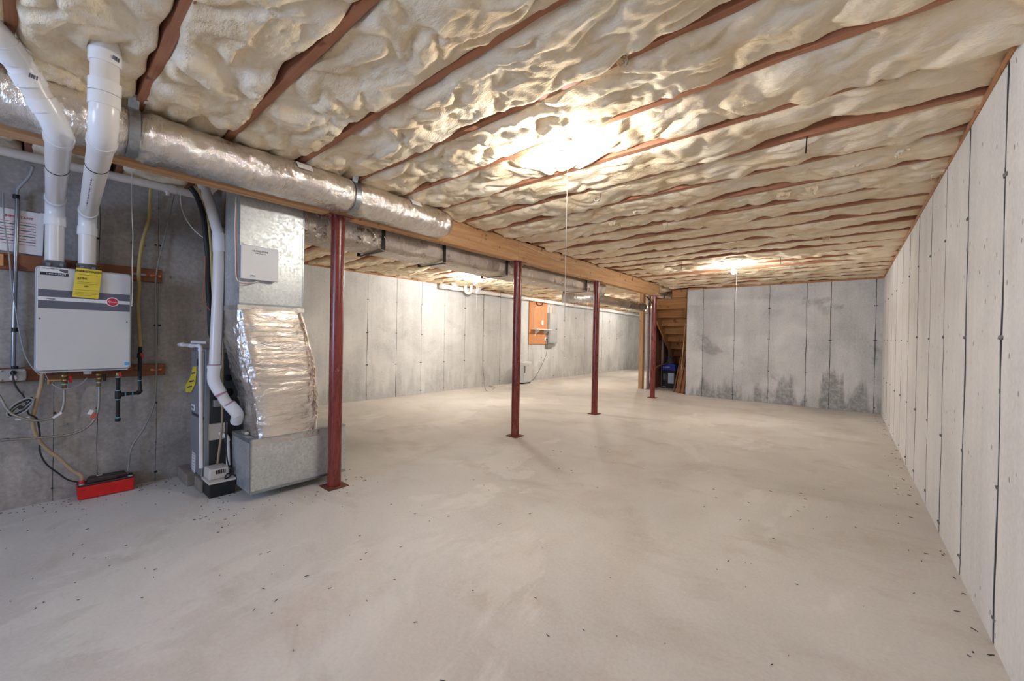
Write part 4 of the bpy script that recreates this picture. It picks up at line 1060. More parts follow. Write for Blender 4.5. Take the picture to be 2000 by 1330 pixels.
RX1, RX0, RY0, RY1, RZ0, RZ1 = -3.356, -3.78, 1.032, 1.76, 0.06, 0.466
rb = T('return_air_box', 'galvanised sheet metal return box standing low behind the nearest post', 'duct', ((RX0 + RX1) / 2, 1.39, RZ0))
bx('sheet_box', GALV, rb, RX0, RX1, RY0, RY1, RZ0, RZ1, 0.002)
bx('bottom_flange', STRAP, rb, RX1, RX1 + 0.006, RY0 - 0.004, RY1, RZ0, RZ0 + 0.022, 0.001)
bx('corner_flange', STRAP, rb, RX1 - 0.012, RX1 + 0.005, RY0 - 0.005, RY0 + 0.006, RZ0, RZ1, 0.001)
bx('top_flange', STRAP, rb, RX1 - 0.06, RX1 + 0.004, RY0, RY1, RZ1, RZ1 + 0.004, 0.001)
bx('foil_tape', FOIL_S, rb, RX1 + 0.0005, RX1 + 0.003, RY0 + 0.01, 1.53, RZ1 - 0.05, RZ1 - 0.004)
bx('side_flange', STRAP, rb, RX0, RX1, RY0 - 0.004, RY0 + 0.002, RZ1 - 0.03, RZ1, 0.001)

fw = T('foil_wrapped_plenum', 'crinkled silver foil-wrapped plenum bulging between steel duct and return box', 'duct', (-3.55, 1.3, RZ1))
secs = [(0.470, 1.078, 1.535, -3.352), (0.52, 1.080, 1.532, -3.350), (0.66, 1.065, 1.525, -3.335), (0.80, 1.040, 1.515, -3.325), (0.95, 0.998, 1.500, -3.320), (1.07, 0.968, 1.475, -3.320), (1.20, 0.950, 1.445, -3.325), (1.34, 0.938, 1.415, -3.335), (1.42, 0.936, 1.398, -3.348), (1.445, 0.940, 1.392, -3.352)]
sz = [s_[0] for s_ in secs]
def wrapfn(u, v):
    z = sz[0] + (sz[-1] - sz[0]) * u
    y0, y1, x1 = (float(np.interp(z, sz, [s_[k] for s_ in secs])) for k in (1, 2, 3))
    t = 2 * math.pi * v; c, s_ = math.cos(t), math.sin(t)
    ex = math.copysign(abs(c) ** 0.3, c); ey = math.copysign(abs(s_) ** 0.3, s_)
    x0 = -3.76; cx_, cy_ = (x0 + x1) / 2, (y0 + y1) / 2
    f = min(1.0, 8 * u, 8 * (1 - u))
    side = max(0.0, -ey) ** 4
    d = f * (0.010 * float(pn(c * 2.2, s_ * 2.2, z * 5)) + 0.008 * abs(float(pn(c * 5, s_ * 5, z * 17))) + side * 0.03 * float(pn(z * 4.0, c * 3, 2.0)))
    d += f * (0.013 * abs(float(pn(z * 22, c * 1.3, s_ * 1.3 + 4))) + 0.012 * abs(float(pn(z * 8 + c * 2, c * 5, s_ * 5))) + 0.006 * abs(float(pn(z * 40, c * 9, s_ * 9))))
    return (cx_ + ex * ((x1 - x0) / 2 + d), cy_ + ey * ((y1 - y0) / 2 + d), z)
MB().grid(wrapfn, 130, 120, flip=False).build('foil_wrap', FOIL_W, fw)
bx('tape_band', FOIL_S, fw, -3.70, RX1 + 0.006, 0.935, 1.396, 1.425, 1.462, 0.002)
bx('loose_foil', FOIL_W, fw, -3.62, -3.52, 1.04, 1.07, RZ1 + 0.004, RZ1 + 0.03, 0.01)

pl = T('steel_plenum', 'tall galvanised steel duct rising behind the beam above the foil plenum', 'duct', (-3.53, 1.165, 1.46))
bx('sheet_duct', GALV, pl, -3.70, RX1, 0.945, 1.384, 1.455, 2.42, 0.002)
bx('seam_strip', STRAP, pl, RX1 - 0.02, RX1 + 0.003, 1.378, 1.388, 1.46, 2.42, 0.001)
bx('drive_cleat', STRAP, pl, RX1 - 0.004, RX1 + 0.004, 0.945, 1.384, 1.462, 1.475, 0.001)
bx('side_bracket', FURN, pl, -3.50, -3.40, 1.386, 1.40, 1.42, 1.60, 0.001)
# darker round riser beside it
dr = T('riser_duct', 'dark rectangular riser duct between white pipe and steel plenum', 'duct', (-3.86, 1.05, 1.13))
bx('sheet_duct', GALV_D, dr, -4.15, -3.78, 0.97, 1.20, 1.125, 2.44, 0.002)

zc = T('zone_control_panel', 'flat white control panel box mounted on the steel plenum', 'panel', (-3.33, 1.075, 1.64))
z0, z1 = (-3.310, 0.940, 1.897), (-3.310, 1.183, 1.638)
bx('housing', EPANEL, zc, RX1 + 0.004, -3.316, z0[1] + 0.004, z1[1] - 0.004, z1[2] + 0.012, z0[2] - 0.012, 0.002)
bx('cover', WHITE, zc, -3.316, -3.304, z0[1], z1[1], z1[2] + 0.006, z0[2] - 0.008, 0.004)
zy = (z0[1] + z1[1]) / 2
text('panel_lettering', 'ULTRA ZONE', INK, zc, (-3.3035, zy + 0.0, z0[2] - 0.045), 0.0115, sx=1.05)
text('panel_subtitle', 'ZONE CONTROL PANEL', BAND, zc, (-3.3035, zy + 0.0, z0[2] - 0.061), 0.0045)
text('maker_lettering', 'EWC', INK, zc, (-3.3035, z0[1] + 0.075, z1[2] + 0.032), 0.0105, shear=0.2)
for k, (dy, c) in enumerate(((0.0, CORDW), (0.006, PEXR), (0.011, CORDG))):
    w = MB().tube(smooth_path([(-3.340, 0.914, 2.219), Vector((-3.335, 0.908, 2.017)) + Vector((0, dy, 0)), Vector((-3.335, 0.914, 1.801)) + Vector((0, dy, 0)), Vector((-3.335, 0.918, 1.674)) + Vector((0, dy, 0)), Vector((-3.325, 0.935, 1.621)) + Vector((0, 0, -dy * 0.4)), Vector((-3.320, 1.007, 1.618)) + Vector((0, 0, -dy * 0.3)), (-3.325, 1.08, z1[2] + 0.012)], 6), 0.0032, 7).build('control_wire', c, None)
    tag(w, ('white', 'red', 'grey')[k] + ' control wire running down to the zone panel', 'wire', 'thermostat wires at the zone panel')

# furnace vent pipe
fv = T('furnace_vent_pipe', 'white PVC pipe descending beside the furnace with purple primer joints', 'pipe', (-3.72, 0.92, 0.6))
pts = [(-4.05, 0.86, 2.50), (-3.800, 0.871, 2.245), (-3.740, 0.915, 1.999), (-3.720, 0.908, 1.608), (-3.700, 0.885, 0.893), (-3.660, 0.948, 0.730), (-3.620, 1.026, 0.610)]
MB().tube(fillet(pts, [0.1, 0.1, 0.2, 0.07, 0.06])[0], 0.037, 20).build('pipe', PVC, fv)
MB().tube([(-3.742, 0.912, 2.022), (-3.735, 0.917, 1.880)], 0.043, 20).build('coupling', PVC2, fv)
e1, e2, e3 = Vector((-3.700, 0.885, 0.971)), Vector((-3.700, 0.885, 0.889)), Vector((-3.675, 0.922, 0.790))
MB().tube(smooth_path([e1 + Vector((0, 0, 0.02)), e2, e3], 6), 0.042, 20).build('elbow', PVC2, fv)
MB().tube([e1 + Vector((0, 0, 0.035)), e1 + Vector((0, 0, 0.01))], 0.046, 20).build('elbow_collar', PVC2, fv)
MB().tube([e1 + Vector((0, 0, 0.043)), e1 + Vector((0, 0, 0.035))], 0.039, 20).build('primer_ring', PRIMER, fv)
MB().tube([(-3.676, 0.919, 0.794), (-3.672, 0.928, 0.778)], 0.0395, 20).build('primer_ring', PRIMER, fv)
MB().tube([(-3.653, 0.963, 0.714), (-3.650, 0.973, 0.697)], 0.0395, 20).build('primer_ring', PRIMER, fv)
MB().tube(smooth_path([(-3.650, 0.973, 0.701), (-3.635, 1.003, 0.655), (-3.640, 1.025, 0.616), (-3.700, 1.036, 0.557)], 6), 0.043, 20).build('end_elbow', PVC2, fv)
# black refrigerant line and yellow conduit
bl = MB().tube(smooth_path([(-3.920, 0.771, 2.376), (-3.900, 0.809, 2.308), (-3.860, 0.840, 2.169), (-3.840, 0.853, 2.009), (-3.830, 0.866, 1.851), (-3.830, 0.872, 1.612), (-3.830, 0.883, 1.453), (-3.86, 0.90, 1.25), (-3.90, 0.95, 1.13)], 7), 0.019, 12).build('refrigerant_line', BLACK, None)
tag(bl, 'black foam insulated refrigerant line behind the white furnace pipe', 'tubing')
yl = MB().tube(smooth_path([(-3.900, 0.818, 2.370), (-3.880, 0.847, 2.254), (-3.840, 0.872, 2.093), (-3.820, 0.882, 1.932), (-3.810, 0.889, 1.732), (-3.800, 0.898, 1.533), (-3.84, 0.93, 1.30), (-3.93, 0.99, 1.10)], 7), 0.0105, 10).build('gas_tubing', CSST, None)
tag(yl, 'yellow jacketed tubing beside the white furnace pipe', 'tubing')
wt = MB().tube(smooth_path([(-4.150, 0.751, 2.381), (-4.100, 0.749, 2.272), (-4.000, 0.757, 2.154), (-3.920, 0.799, 2.050), (-3.820, 0.859, 1.968)], 8), 0.0035, 7).build('white_wire', CORDW, None)
tag(wt, 'thin white wire looping from the drain pipe to the black line', 'wire')
rw = MB().tube(smooth_path([(-3.810, 0.845, 1.845), (-3.810, 0.844, 1.687), (-3.810, 0.835, 1.567), (-3.800, 0.840, 1.488), (-3.780, 0.872, 1.427)], 7), 0.003, 7).build('thin_wire', PEXR, None)
tag(rw, 'thin brown wire bowing out beside the white furnace pipe', 'wire')
bt2 = MB().tube(smooth_path([(-3.860, 0.983, 1.296), (-3.820, 0.971, 1.131), (-3.760, 0.952, 0.892), (-3.740, 0.949, 0.693), (-3.760, 0.953, 0.488), (-3.780, 0.943, 0.325), (-3.780, 0.934, 0.226)], 7), 0.008, 9).build('drain_tube', TUBE_B, None)
tag(bt2, 'tan drain tube hanging down the furnace side', 'tube')
bc = MB().tube(smooth_path([(-3.740, 0.969, 0.771), (-3.730, 0.972, 0.530), (-3.720, 0.975, 0.330), (-3.700, 0.985, 0.219), (-3.690, 1.013, 0.166), (-3.670, 0.988, 0.137), (-3.660, 0.955, 0.128), (-3.655, 0.970, 0.165), (-3.670, 1.025, 0.135)], 7), 0.0055, 8).build('pump_power_cord', BLACK, None)
tag(bc, 'black cord draping over the small pump beside the furnace', 'cord')
# condensate PVC
cp = T('condensate_pipe', 'thin white PVC condensate pipe in front of the furnace cabinet', 'pipe', (-3.83, 0.83, 0.13))
pvc_run(cp, [(-4.244, 0.790, 1.150), (-3.973, 0.800, 1.148), (-3.835, 0.828, 1.150), (-3.835, 0.842, 0.20)], 0.0135, 0.018, collar=0.02, fat=1.3, n=12)
MB().tube([(-4.298, 0.790, 1.149), (-4.208, 0.790, 1.151)], 0.019, 12).build('end_cap', PVC2, cp)
MB().tube([(-4.100, 0.829, 1.174), (-3.950, 0.897, 1.173)], 0.012, 12).build('back_pipe', PVC, cp)
# small pump
sp = T('furnace_condensate_pump', 'small condensate pump with cream top and black tank beside the furnace', 'pump', (-3.74, 0.93, 0))
bx('tank', BLACK, sp, -3.86, -3.66, 0.855, 1.022, 0.0, 0.105, 0.006)
bx('rim', PVC_W, sp, -3.866, -3.655, 0.85, 1.026, 0.105, 0.122, 0.003)
bx('motor_housing', PVC_W, sp, -3.855, -3.70, 0.862, 0.995, 0.122, 0.205, 0.012)
for i in range(6): bx('vent_slot', DARK, sp, -3.7015, -3.698, 0.905 + i * 0.011, 0.911 + i * 0.011, 0.165, 0.195)
sp2 = T('trap_pipe', 'white PVC trap pipe dropping from the furnace side to the small pump', 'pipe', (-3.82, 1.0, 0.2))
pvc_run(sp2, [(-3.860, 0.968, 0.445), (-3.800, 1.002, 0.420), (-3.76, 1.0, 0.20)], 0.014, 0.02, collar=0.02, fat=1.3, n=12)

# ================================================================== FAR LEFT WALL
dp = T('drain_pipe', 'long white PVC drain pipe along the top of the far left wall', 'pipe', (-6.95, 10, 2.33))
PZ = 2.375
MB().tube([(-6.94, 5.86, PZ + 0.005), (-6.94, 11.5, PZ - 0.01)], 0.05, 16).build('pipe', PVC2, dp)
MB().tube([(-6.94, 11.5, PZ - 0.01), (-6.94, 17.4, PZ - 0.045)], 0.05, 16).build('pipe', PVC2, dp)
MB().tube([(-6.94, 5.80, PZ + 0.005), (-6.94, 5.92, PZ + 0.005)], 0.06, 16).build('end_fitting', PVC2, dp)
MB().tube([(-6.94, 6.15, PZ + 0.004), (-6.94, 6.30, PZ + 0.004)], 0.06, 16).tube([(-6.94, 6.22, PZ), (-6.86, 6.10, PZ + 0.10)], 0.05, 14).build('wye_fitting', PVC2, dp)
MB().tube(smooth_path([(-6.80, 6.42, PZ + 0.10), (-6.80, 6.42, PZ - 0.03), (-6.80, 6.47, PZ - 0.085), (-6.80, 6.54, PZ - 0.085), (-6.80, 6.59, PZ - 0.03), (-6.80, 6.60, PZ + 0.10)], 6), 0.036, 14).build('trap', PVC2, dp)
MB().tube([(-6.94, 6.85, PZ + 0.002), (-6.94, 7.0, PZ + 0.002)], 0.062, 16).tube([(-6.94, 6.93, PZ), (-6.80, 6.90, PZ + 0.10)], 0.055, 14).build('tee_fitting', PVC2, dp)
for y in (7.75, 9.7, 11.4, 13.4, 15.4):
    MB().tube([(-6.94 + 0.055 * math.cos(t), y, PZ - 0.006 + 0.055 * math.sin(t)) for t in np.linspace(-2.6, 0.6, 12)] + [(-6.89, y, 2.50)], 0.004, 6).build('hook_hanger', BLACKI, dp)
tag(MB().tube(smooth_path([(-6.500, 5.209, 2.614), (-6.700, 5.467, 2.550), (-6.850, 5.706, 2.460), (-6.930, 5.893, 2.374)], 6), 0.007, 7).build('cream_cable', ROMEX, None), 'cream cable drooping to the end of the white drain pipe', 'cable')
# electrical board
ey0, ey1 = 9.225, 10.12
eb = T('plywood_board', 'orange plywood backing board on the far left wall', 'board', (-7.09, 9.67, 1.083))
bx('plywood', PLY, eb, -7.092, -7.072, ey0, ey1, 1.083, 2.37, 0.002)
ep = T('breaker_box', 'grey electrical breaker panel beside the plywood board', 'panel', (-7.04, 10.37, 1.1))
bx('cabinet', EPANEL, ep, -7.092, -7.0, 10.165, 10.60, 1.10, 2.04, 0.004)
bx('door', EPANEL, ep, -7.0, -6.988, 10.20, 10.585, 1.13, 2.01, 0.004)
bx('latch', BLACK, ep, -6.989, -6.982, 10.50, 10.53, 1.53, 1.57, 0.002)
bx('lower_box', FURN, ep, -7.092, -7.03, 10.06, 10.42, 0.985, 1.098, 0.004)
sh = T('wall_shelf', 'small white shelf on brackets across the plywood board', 'shelf', (-6.98, 9.83, 1.43))
bx('shelf_board', WHITE, sh, -7.07, -6.86, 9.33, 10.14, 1.512, 1.532, 0.003)
for y in (9.52, 9.96):
    MB().prism([(-7.071, 1.511), (-6.90, 1.511), (-6.90, 1.498), (-7.055, 1.375), (-7.071, 1.335)], 1, y - 0.014, y + 0.014).build('bracket', WHITE, sh)
oc = T('wall_outlet', 'white outlet on the plywood edge with black plug', 'outlet', (-7.06, 10.0, 1.2))
bx('outlet_cover', WHITE, oc, -7.071, -7.05, 9.985, 10.075, 1.185, 1.29, 0.004)
bx('plug', BLACK, oc, -7.051, -7.01, 10.05, 10.085, 1.20, 1.25, 0.004)
tag(MB().tube(smooth_path([(-7.015, 10.07, 1.215), (-7.0, 10.06, 1.08), (-6.97, 9.95, 0.75), (-6.93, 9.62, 0.38), (-6.9, 9.32, 0.12), (-6.88, 9.1, 0.03), (-6.88, 8.97, 0.06)], 7), 0.006, 8).build('power_cord', BLACK, None), 'dark power cord sagging from wall outlet to the white dehumidifier', 'cord')
jb = T('junction_box', 'small white junction box with cable on the plywood board', 'outlet', (-7.06, 9.85, 1.65))
bx('box_cover', WHITE, jb, -7.071, -7.045, 9.80, 9.90, 1.66, 1.80, 0.004)
tag(MB().tube(smooth_path([(-7.06, 9.45, 1.55), (-7.06, 9.43, 1.75), (-7.06, 9.43, 2.05), (-7.06, 9.50, 2.17), (-7.06, 9.70, 2.18), (-7.06, 9.80, 2.10), (-7.06, 9.84, 1.80)], 7), 0.006, 7).build('white_cable', CORDW, None), 'white cable looping over the plywood board to the junction box', 'cable')
tag(MB().tube(smooth_path([(-7.05, 9.50, 2.40), (-7.05, 9.55, 2.27), (-7.05, 9.68, 2.24), (-7.05, 9.82, 2.27), (-7.05, 9.86, 2.40)], 7), 0.012, 8).build('cable_loop', BLACK, None), 'black cable loop at the top of the plywood board', 'cable')
for i, y in enumerate((10.20, 10.27, 10.36, 10.45, 10.54)):
    tag(MB().tube(smooth_path([(-7.04, y - 0.06 + 0.01 * i, 2.46), (-7.03, y - 0.05, 2.30), (-7.035, y, 2.15), (-7.04, y, 2.03)], 5), 0.010, 7).build('supply_cable', ROMEX if i % 2 == 0 else CORDW, None), '%s of five cables entering the top of the electrical panel, counted from left' % ORDN[i], 'cable', 'cables above the electrical panel')
de = T('dehumidifier', 'white upright dehumidifier on the floor by the far left wall', 'dehumidifier', (-6.84, 8.70, 0))
bx('housing', DEHU, de, -6.99, -6.73, 8.51, 8.93, 0.03, 0.60, 0.02, seg=3)
bx('front_panel', DEHU, de, -6.732, -6.715, 8.53, 8.91, 0.06, 0.57, 0.008)
bx('air_grille', FURN_D, de, -6.716, -6.711, 8.58, 8.615, 0.30, 0.50, 0.002)
bx('front_seam', EPANEL, de, -6.716, -6.712, 8.545, 8.555, 0.06, 0.57)
bx('indicator', BLACK, de, -6.716, -6.711, 8.74, 8.75, 0.50, 0.52)
for y in (8.56, 8.88): bx('foot', BLACK, de, -6.97, -6.75, y - 0.03, y + 0.03, 0.0, 0.03)
tag(MB().tube(smooth_path([(-7.020, 7.253, 2.529), (-7.050, 7.285, 1.758), (-7.060, 7.302, 0.721), (-7.050, 7.341, 0.265), (-6.426, 6.785, 0.012), (-6.616, 7.277, 0.012), (-6.851, 7.476, 0.012), (-6.993, 7.476, 0.012)], 6), 0.007, 7).build('wall_tube', TUBE_C, None), 'thin grey tube down the far left wall curling onto the floor', 'tube')
# red water lines strung under the left joists
for i in range(2):
    dx = 0.06 * i
    tag(MB().tube(smooth_path([(-5.25 + dx, 1.66, 2.455), (-5.2 + dx, 3.0, 2.452), (-5.1 + dx, 4.2, 2.457), (-5.15 + dx, 5.5, 2.45), (-5.2 + dx, 7.5, 2.455), (-5.1 + dx, 9.5, 2.455)], 8), 0.010, 8).build('red_water_line', PEXR, None), ('left' if i == 0 else 'right') + ' red tube of the pair strung under the left ceiling', 'tubing', 'red tubes under the left ceiling')

# ================================================================== STAIRS SEEN FROM BEHIND
SX0, SX1 = -3.72, -2.90
sr = T('staircase', 'brown wooden staircase seen from behind, descending away from the beam end', 'stairs', (-3.3, 10.5, 0))
bx('header', STAIR, sr, -3.24, SX1, 9.86, 9.90, 2.29, ZJ + 0.0, 0.003)
bx('tread', STAIR, sr, SX0, SX1, 9.66 + 0.25, 9.66 + 0.53, 2.255, 2.285, 0.003)
bx('riser', STAIR, sr, SX0, SX1, 9.905, 9.925, 2.06, 2.255, 0.002)
for k in range(10):
    yk = 9.92 + 0.26 * (k + 1); zt = 2.06 - 0.2 * k
    if zt - 0.2 < 0: break
    bx('tread', STAIR, sr, SX0, SX1, yk - 0.28, yk, zt - 0.03, zt, 0.003)
    bx('riser', STAIR, sr, SX0, SX1, yk, yk + 0.02, max(zt - 0.2, 0.0), zt, 0.002)
for x in (SX0 + 0.0, SX1 - 0.04):
    poly = [(9.88, 2.30), (9.88, 1.90), (12.42, 0.0), (12.62, 0.0), (12.62, 0.20)]
    MB().prism([(q[0], q[1]) for q in poly], 0, x, x + 0.038).build('stringer', STAIR, sr)
# added dark sheet: its colour stands in for the darkness beyond the studs
struct(MB().box(-3.89, -3.862, 10.32, 13.2, 0, 2.40).build('wall_shade_sheet', PLANK, None))
# studs
for i, (x, y, w, d, mt, l) in enumerate(((-4.06, 10.10, 0.10, 0.14, STUD, 'pale wood stud post standing left of the farthest red post'), (-3.93, 10.22, 0.04, 0.12, PINK, 'faded pinkish stud just behind the pale stud post'), (-3.82, 10.95, 0.04, 0.09, PINK, 'faded stud beside the stairs behind the farthest red post'), (-3.82, 11.50, 0.04, 0.09, PINK, 'faded stud deepest under the stairs on their left side'))):
    h = ZJ
    tag(MB().box(x - w / 2, x + w / 2, y - d / 2, y + d / 2, 0, h).build('wall_stud', mt, None, 0.003), l, 'stud', 'studs beside the stairs')
# black insulated brace / pipe in the post corner
tag(MB().tube(smooth_path([(-3.93, 10.05, 2.36), (-3.84, 9.98, 2.28), (-3.74, 9.93, 2.17), (-3.72, 9.92, 2.05), (-3.72, 9.92, 1.4), (-3.72, 9.92, 0.0)], 6), 0.016, 9).build('black_pipe', BLACKI, None), 'thin black pipe bending down between stud and farthest red post', 'pipe')
# cartons
cb = T('appliance_carton', 'black cardboard carton with blue lid stored under the stairs', 'box', (-3.6, 10.85, 0))
bx('carton_body', CARTK, cb, -3.765, -3.43, 10.77, 11.02, 0.0, 0.475, 0.004)
bx('blue_lid', CARTB, cb, -3.768, -3.427, 10.767, 11.023, 0.475, 0.635, 0.004)
bx('product_picture', CARTW, cb, -3.60, -3.45, 10.766, 10.769, 0.13, 0.40)
bx('spec_block', FURN_D, cb, -3.735, -3.63, 10.766, 10.769, 0.20, 0.38)
for i in range(5): bx('text_line', EPANEL, cb, -3.73, -3.66, 10.7645, 10.7665, 0.36 - i * 0.03, 0.365 - i * 0.03)
bx('lid_mark', WHITE, cb, -3.735, -3.715, 10.764, 10.768, 0.535, 0.575)
bx('lid_mark', WHITE, cb, -3.69, -3.56, 10.764, 10.768, 0.55, 0.562)
for i in range(3): bx('corner_mark', WHITE, cb, -3.745 + i * 0.035, -3.722 + i * 0.035, 10.764, 10.768, 0.02, 0.04)
tag(MB().grid(lambda u, v: (-3.62 + 0.16 * math.cos(math.pi * 2 * u) * (1 - 0.45 * v) , 10.9 + 0.10 * math.sin(math.pi * 2 * u) * (1 - 0.4 * v), 0.64 + 0.16 * v + 0.02 * math.sin(9 * u)), 20, 6).add([(-3.62 + 0.088 * math.cos(t), 10.9 + 0.06 * math.sin(t), 0.80) for t in np.linspace(0, 2 * math.pi, 20, endpoint=False)], [tuple(range(20))], True).build('dark_bag', BLACK, None), 'dark lumpy bag on top of the blue-lidded carton', 'bag')
# curved panels left of the carton
for i in range(2):
    P0 = [(-3.98 + 0.05 * i, 10.42 - 0.10 * i, 0.0), (-3.92 + 0.05 * i, 10.42 - 0.1 * i, 0.35), (-3.80 + 0.06 * i, 10.44 - 0.1 * i, 0.58), (-3.62 + 0.08 * i, 10.52 - 0.1 * i, 0.66 + 0.02 * i)]
    sm_ = smooth_path(P0, 6)
    g = MB()
    for j in range(len(sm_) - 1):
        a_, b_ = sm_[j], sm_[j + 1]
        g.add([a_, a_ + Vector((0, 0.24, 0)), b_ + Vector((0, 0.24, 0)), b_, a_ + Vector((0.012, 0, -0.004)), a_ + Vector((0.012, 0.24, -0.004)), b_ + Vector((0.012, 0.24, -0.004)), b_ + Vector((0.012, 0, -0.004))], [(0, 1, 2, 3), (4, 7, 6, 5), (0, 3, 7, 4), (1, 5, 6, 2), (0, 4, 5, 1), (3, 2, 6, 7)])
    tag(g.build('bent_panel', PLANK, None), ('rear' if i == 0 else 'front') + ' bent brown sheet leaning behind the farthest red post', 'panel', 'bent sheets beside the carton')
# boards leaning on the end of the back wall
for i, (xb, yb, xt, yt, h, w, mt, l) in enumerate(((-3.23, 10.08, -3.10, 10.16, 0.86, 0.05, PLANK, 'leftmost thin brown board leaning under the stairs'), (-3.14, 10.02, -3.06, 10.2, 0.98, 0.045, PLANK, 'second brown board leaning under the stairs'), (-3.03, 9.98, -2.97, 10.2, 1.04, 0.09, BOARD, 'widest tallest brown board leaning against the concrete wall end'), (-3.07, 9.93, -3.0, 10.12, 0.84, 0.07, PLANK, 'short mid-brown board in front of the tall leaning board'), (-2.97, 9.90, -2.93, 10.08, 0.72, 0.07, BOARD, 'shortest brown board leaning nearest the concrete wall end'))):
    a_, b_ = Vector((xb, yb, 0.006)), Vector((xt, yt, h))
    d = (b_ - a_); rot = d.to_track_quat('Z', 'Y').to_euler()
    tag(MB().obox((a_ + b_) / 2, (w, 0.022, d.length), rot).build('leaning_board', mt, None, 0.002), l, 'board', 'boards leaning under the stairs')
tag(MB().tube([(-3.10, 10.10, 0.02), (-2.95, 9.98, 1.70)], 0.012, 8).build('pale_stick', STUD, None), 'pale thin stick leaning taller than the boards by the concrete wall end', 'stick')

# ================================================================== SMALL CEILING THINGS
hk = MB().tube(smooth_path([(-1.575, 3.0, 2.495), (-1.575, 2.985, 2.44), (-1.575, 2.975, 2.40), (-1.585, 2.96, 2.385), (-1.60, 2.95, 2.39), (-1.605, 2.945, 2.405)], 6), 0.0035, 8).build('ceiling_hook', CONDUIT, None)
tag(hk, 'small silver hook screwed into a joist near the main bulb', 'hook')
for (x, y, l) in ((-0.20, 2.93, 'long dark nail sticking down from a joist near the right wall'), (-0.75, 6.93, 'dark nail sticking down near the back bulb, right side'), (-2.0, 6.50, 'dark nail sticking down left of the back bulb')):
    m = MB().cyl((x, y, ZJ + 0.02), (x - 0.005, y, ZJ - 0.10), 0.0035, 8)
    tag(m.build('long_nail', BLACKI, None), l, 'nail', 'nails hanging from the joists')
bw = MB().tube(smooth_path([(-3.172, 3.95, 2.44), (-3.172, 4.4, 2.40), (-3.172, 4.9, 2.37), (-3.172, 5.5, 2.42), (-3.172, 6.0, 2.43), (-3.172, 6.6, 2.34), (-3.172, 7.4, 2.33), (-3.172, 8.2, 2.36), (-3.172, 8.5, 2.40)], 8), 0.0055, 7).build('beam_cable', ROMEX, None)
tag(bw, 'cream cable stapled wavily along the far half of the beam', 'cable')
def tuft(x, y, s_, seed):
    rnd = random.Random(seed); m = MB()
    for j in range(3):
        ph = rnd.uniform(0, 60); w = s_ * rnd.uniform(0.5, 1.0); L = s_ * rnd.uniform(1.2, 2.4); ox = rnd.uniform(-1, 1) * s_
        def fn(u, v, ph=ph, w=w, L=L, ox=ox):
            k = (1 - 0.6 * u) * (1 + 0.6 * float(pn(u * 4 + ph, v * 3, 0.5)))
            return (x + ox + (v - 0.5) * w * 1.6 * k + 0.4 * L * float(pn(u * 2, ph, 3.0)), y + 0.35 * L * float(pn(u * 2.5 + 9, ph, v * 2)) , ZJ + 0.012 - u * L * (0.8 + 0.5 * float(pn(v * 4, ph, 7.0))))
        m.grid(fn, 7, 5); m.grid(lambda u, v: tuple(q + (0.004 if i == 1 else 0) for i, q in enumerate(fn(u, v))), 7, 5, flip=True)
    return m
tufts = [(1240,418,0.05),(1196,440,0.035),(1214,452,0.05),(1232,446,0.045),(1585,375,0.03),(1530,385,0.05),(1670,330,0.05),(1830,350,0.05),(1764,300,0.03),(1395,470,0.03),(1500,455,0.03),(965,455,0.03),(978,462,0.035),(1300,440,0.03),(1610,470,0.03)]
TP = [(-1.555, 3.635, 2.475), (-1.871, 3.814, 2.475), (-1.859, 4.008, 2.475), (-1.750, 3.993, 2.475), (-0.232, 3.924, 2.475), (-0.417, 3.924, 2.475), (0.023, 3.560, 2.475), (0.472, 4.007, 2.475), (0.249, 3.457, 2.475), (-1.212, 5.116, 2.475), (-0.655, 5.136, 2.475), (-1.463, 4.204, 2.475), (-0.195, 5.880, 2.475), (-2.045, 1.772, 2.475), (-2.372, 1.105, 2.475), (-0.760, 1.626, 2.475)]
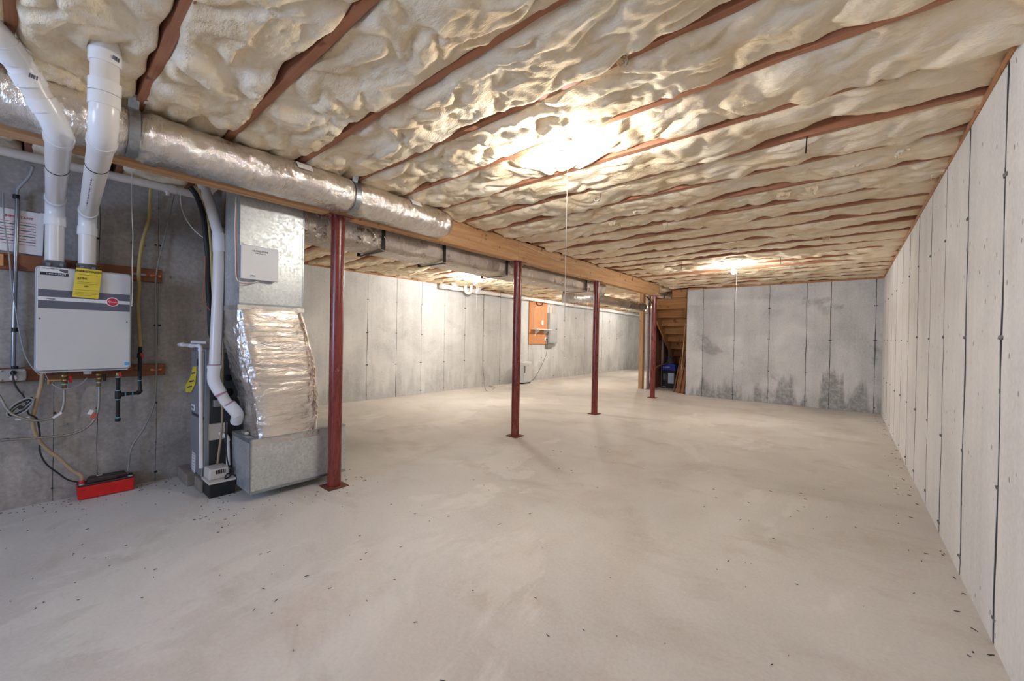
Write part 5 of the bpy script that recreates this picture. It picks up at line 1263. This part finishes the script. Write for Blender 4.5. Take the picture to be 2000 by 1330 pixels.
tn = MB()
for i, p in enumerate(TP):
    t = tuft(p[0], p[1], 0.022 + 0.02 * ((i * 37) % 10) / 10, i); b0 = len(tn.v)
    tn.v += t.v; tn.f += [tuple(q + b0 for q in f) for f in t.f]; tn.sm += t.sm; tn.mi += t.mi
tag(tn.build('insulation_scraps', INS, None), 'torn insulation tufts dangling from the joists', 'insulation', kind='stuff')
# debris on the floor
rnd = random.Random(21); db = MB()
def leaf(x, y, L, w):
    a = rnd.uniform(0, math.pi); c, s_ = math.cos(a), math.sin(a); b = rnd.uniform(-0.3, 0.3) * L
    p = [(-L / 2, 0), (0, w + b * 0.2), (L / 2, 0), (0, -w + b * 0.2)]
    z = 0.0035
    top = [(x + q[0] * c - q[1] * s_, y + q[0] * s_ + q[1] * c, z) for q in p]; bot = [(q[0], q[1], 0.0004) for q in top]
    db.add(top + bot, [(0, 1, 2, 3), (7, 6, 5, 4), (0, 4, 5, 1), (1, 5, 6, 2), (2, 6, 7, 3), (3, 7, 4, 0)])
for i in range(110):
    leaf(rnd.uniform(-2.6, 0.4), rnd.uniform(0.5, 4.5), rnd.uniform(0.006, 0.024), rnd.uniform(0.0005, 0.0013))
for i in range(60):
    leaf(rnd.uniform(-4.3, -2.4), rnd.uniform(-0.3, 1.5), rnd.uniform(0.004, 0.016), rnd.uniform(0.0005, 0.0013))
for i in range(90):
    leaf(-4.42 + abs(rnd.gauss(0, 0.16)), rnd.uniform(-0.3, 1.0), rnd.uniform(0.004, 0.02), rnd.uniform(0.0008, 0.003))
for i in range(80):
    leaf(rnd.uniform(-3.7, -3.0), rnd.uniform(0.7, 1.9), rnd.uniform(0.004, 0.02), rnd.uniform(0.001, 0.003))
for i in range(60):
    leaf(XR - abs(rnd.gauss(0, 0.08)) - 0.01, rnd.uniform(0.9, 9.5), rnd.uniform(0.006, 0.03), rnd.uniform(0.001, 0.004))
tag(db.build('floor_debris', DEBRIS, None), 'scattered dark leaf bits and grit on the concrete floor', 'debris', kind='stuff')
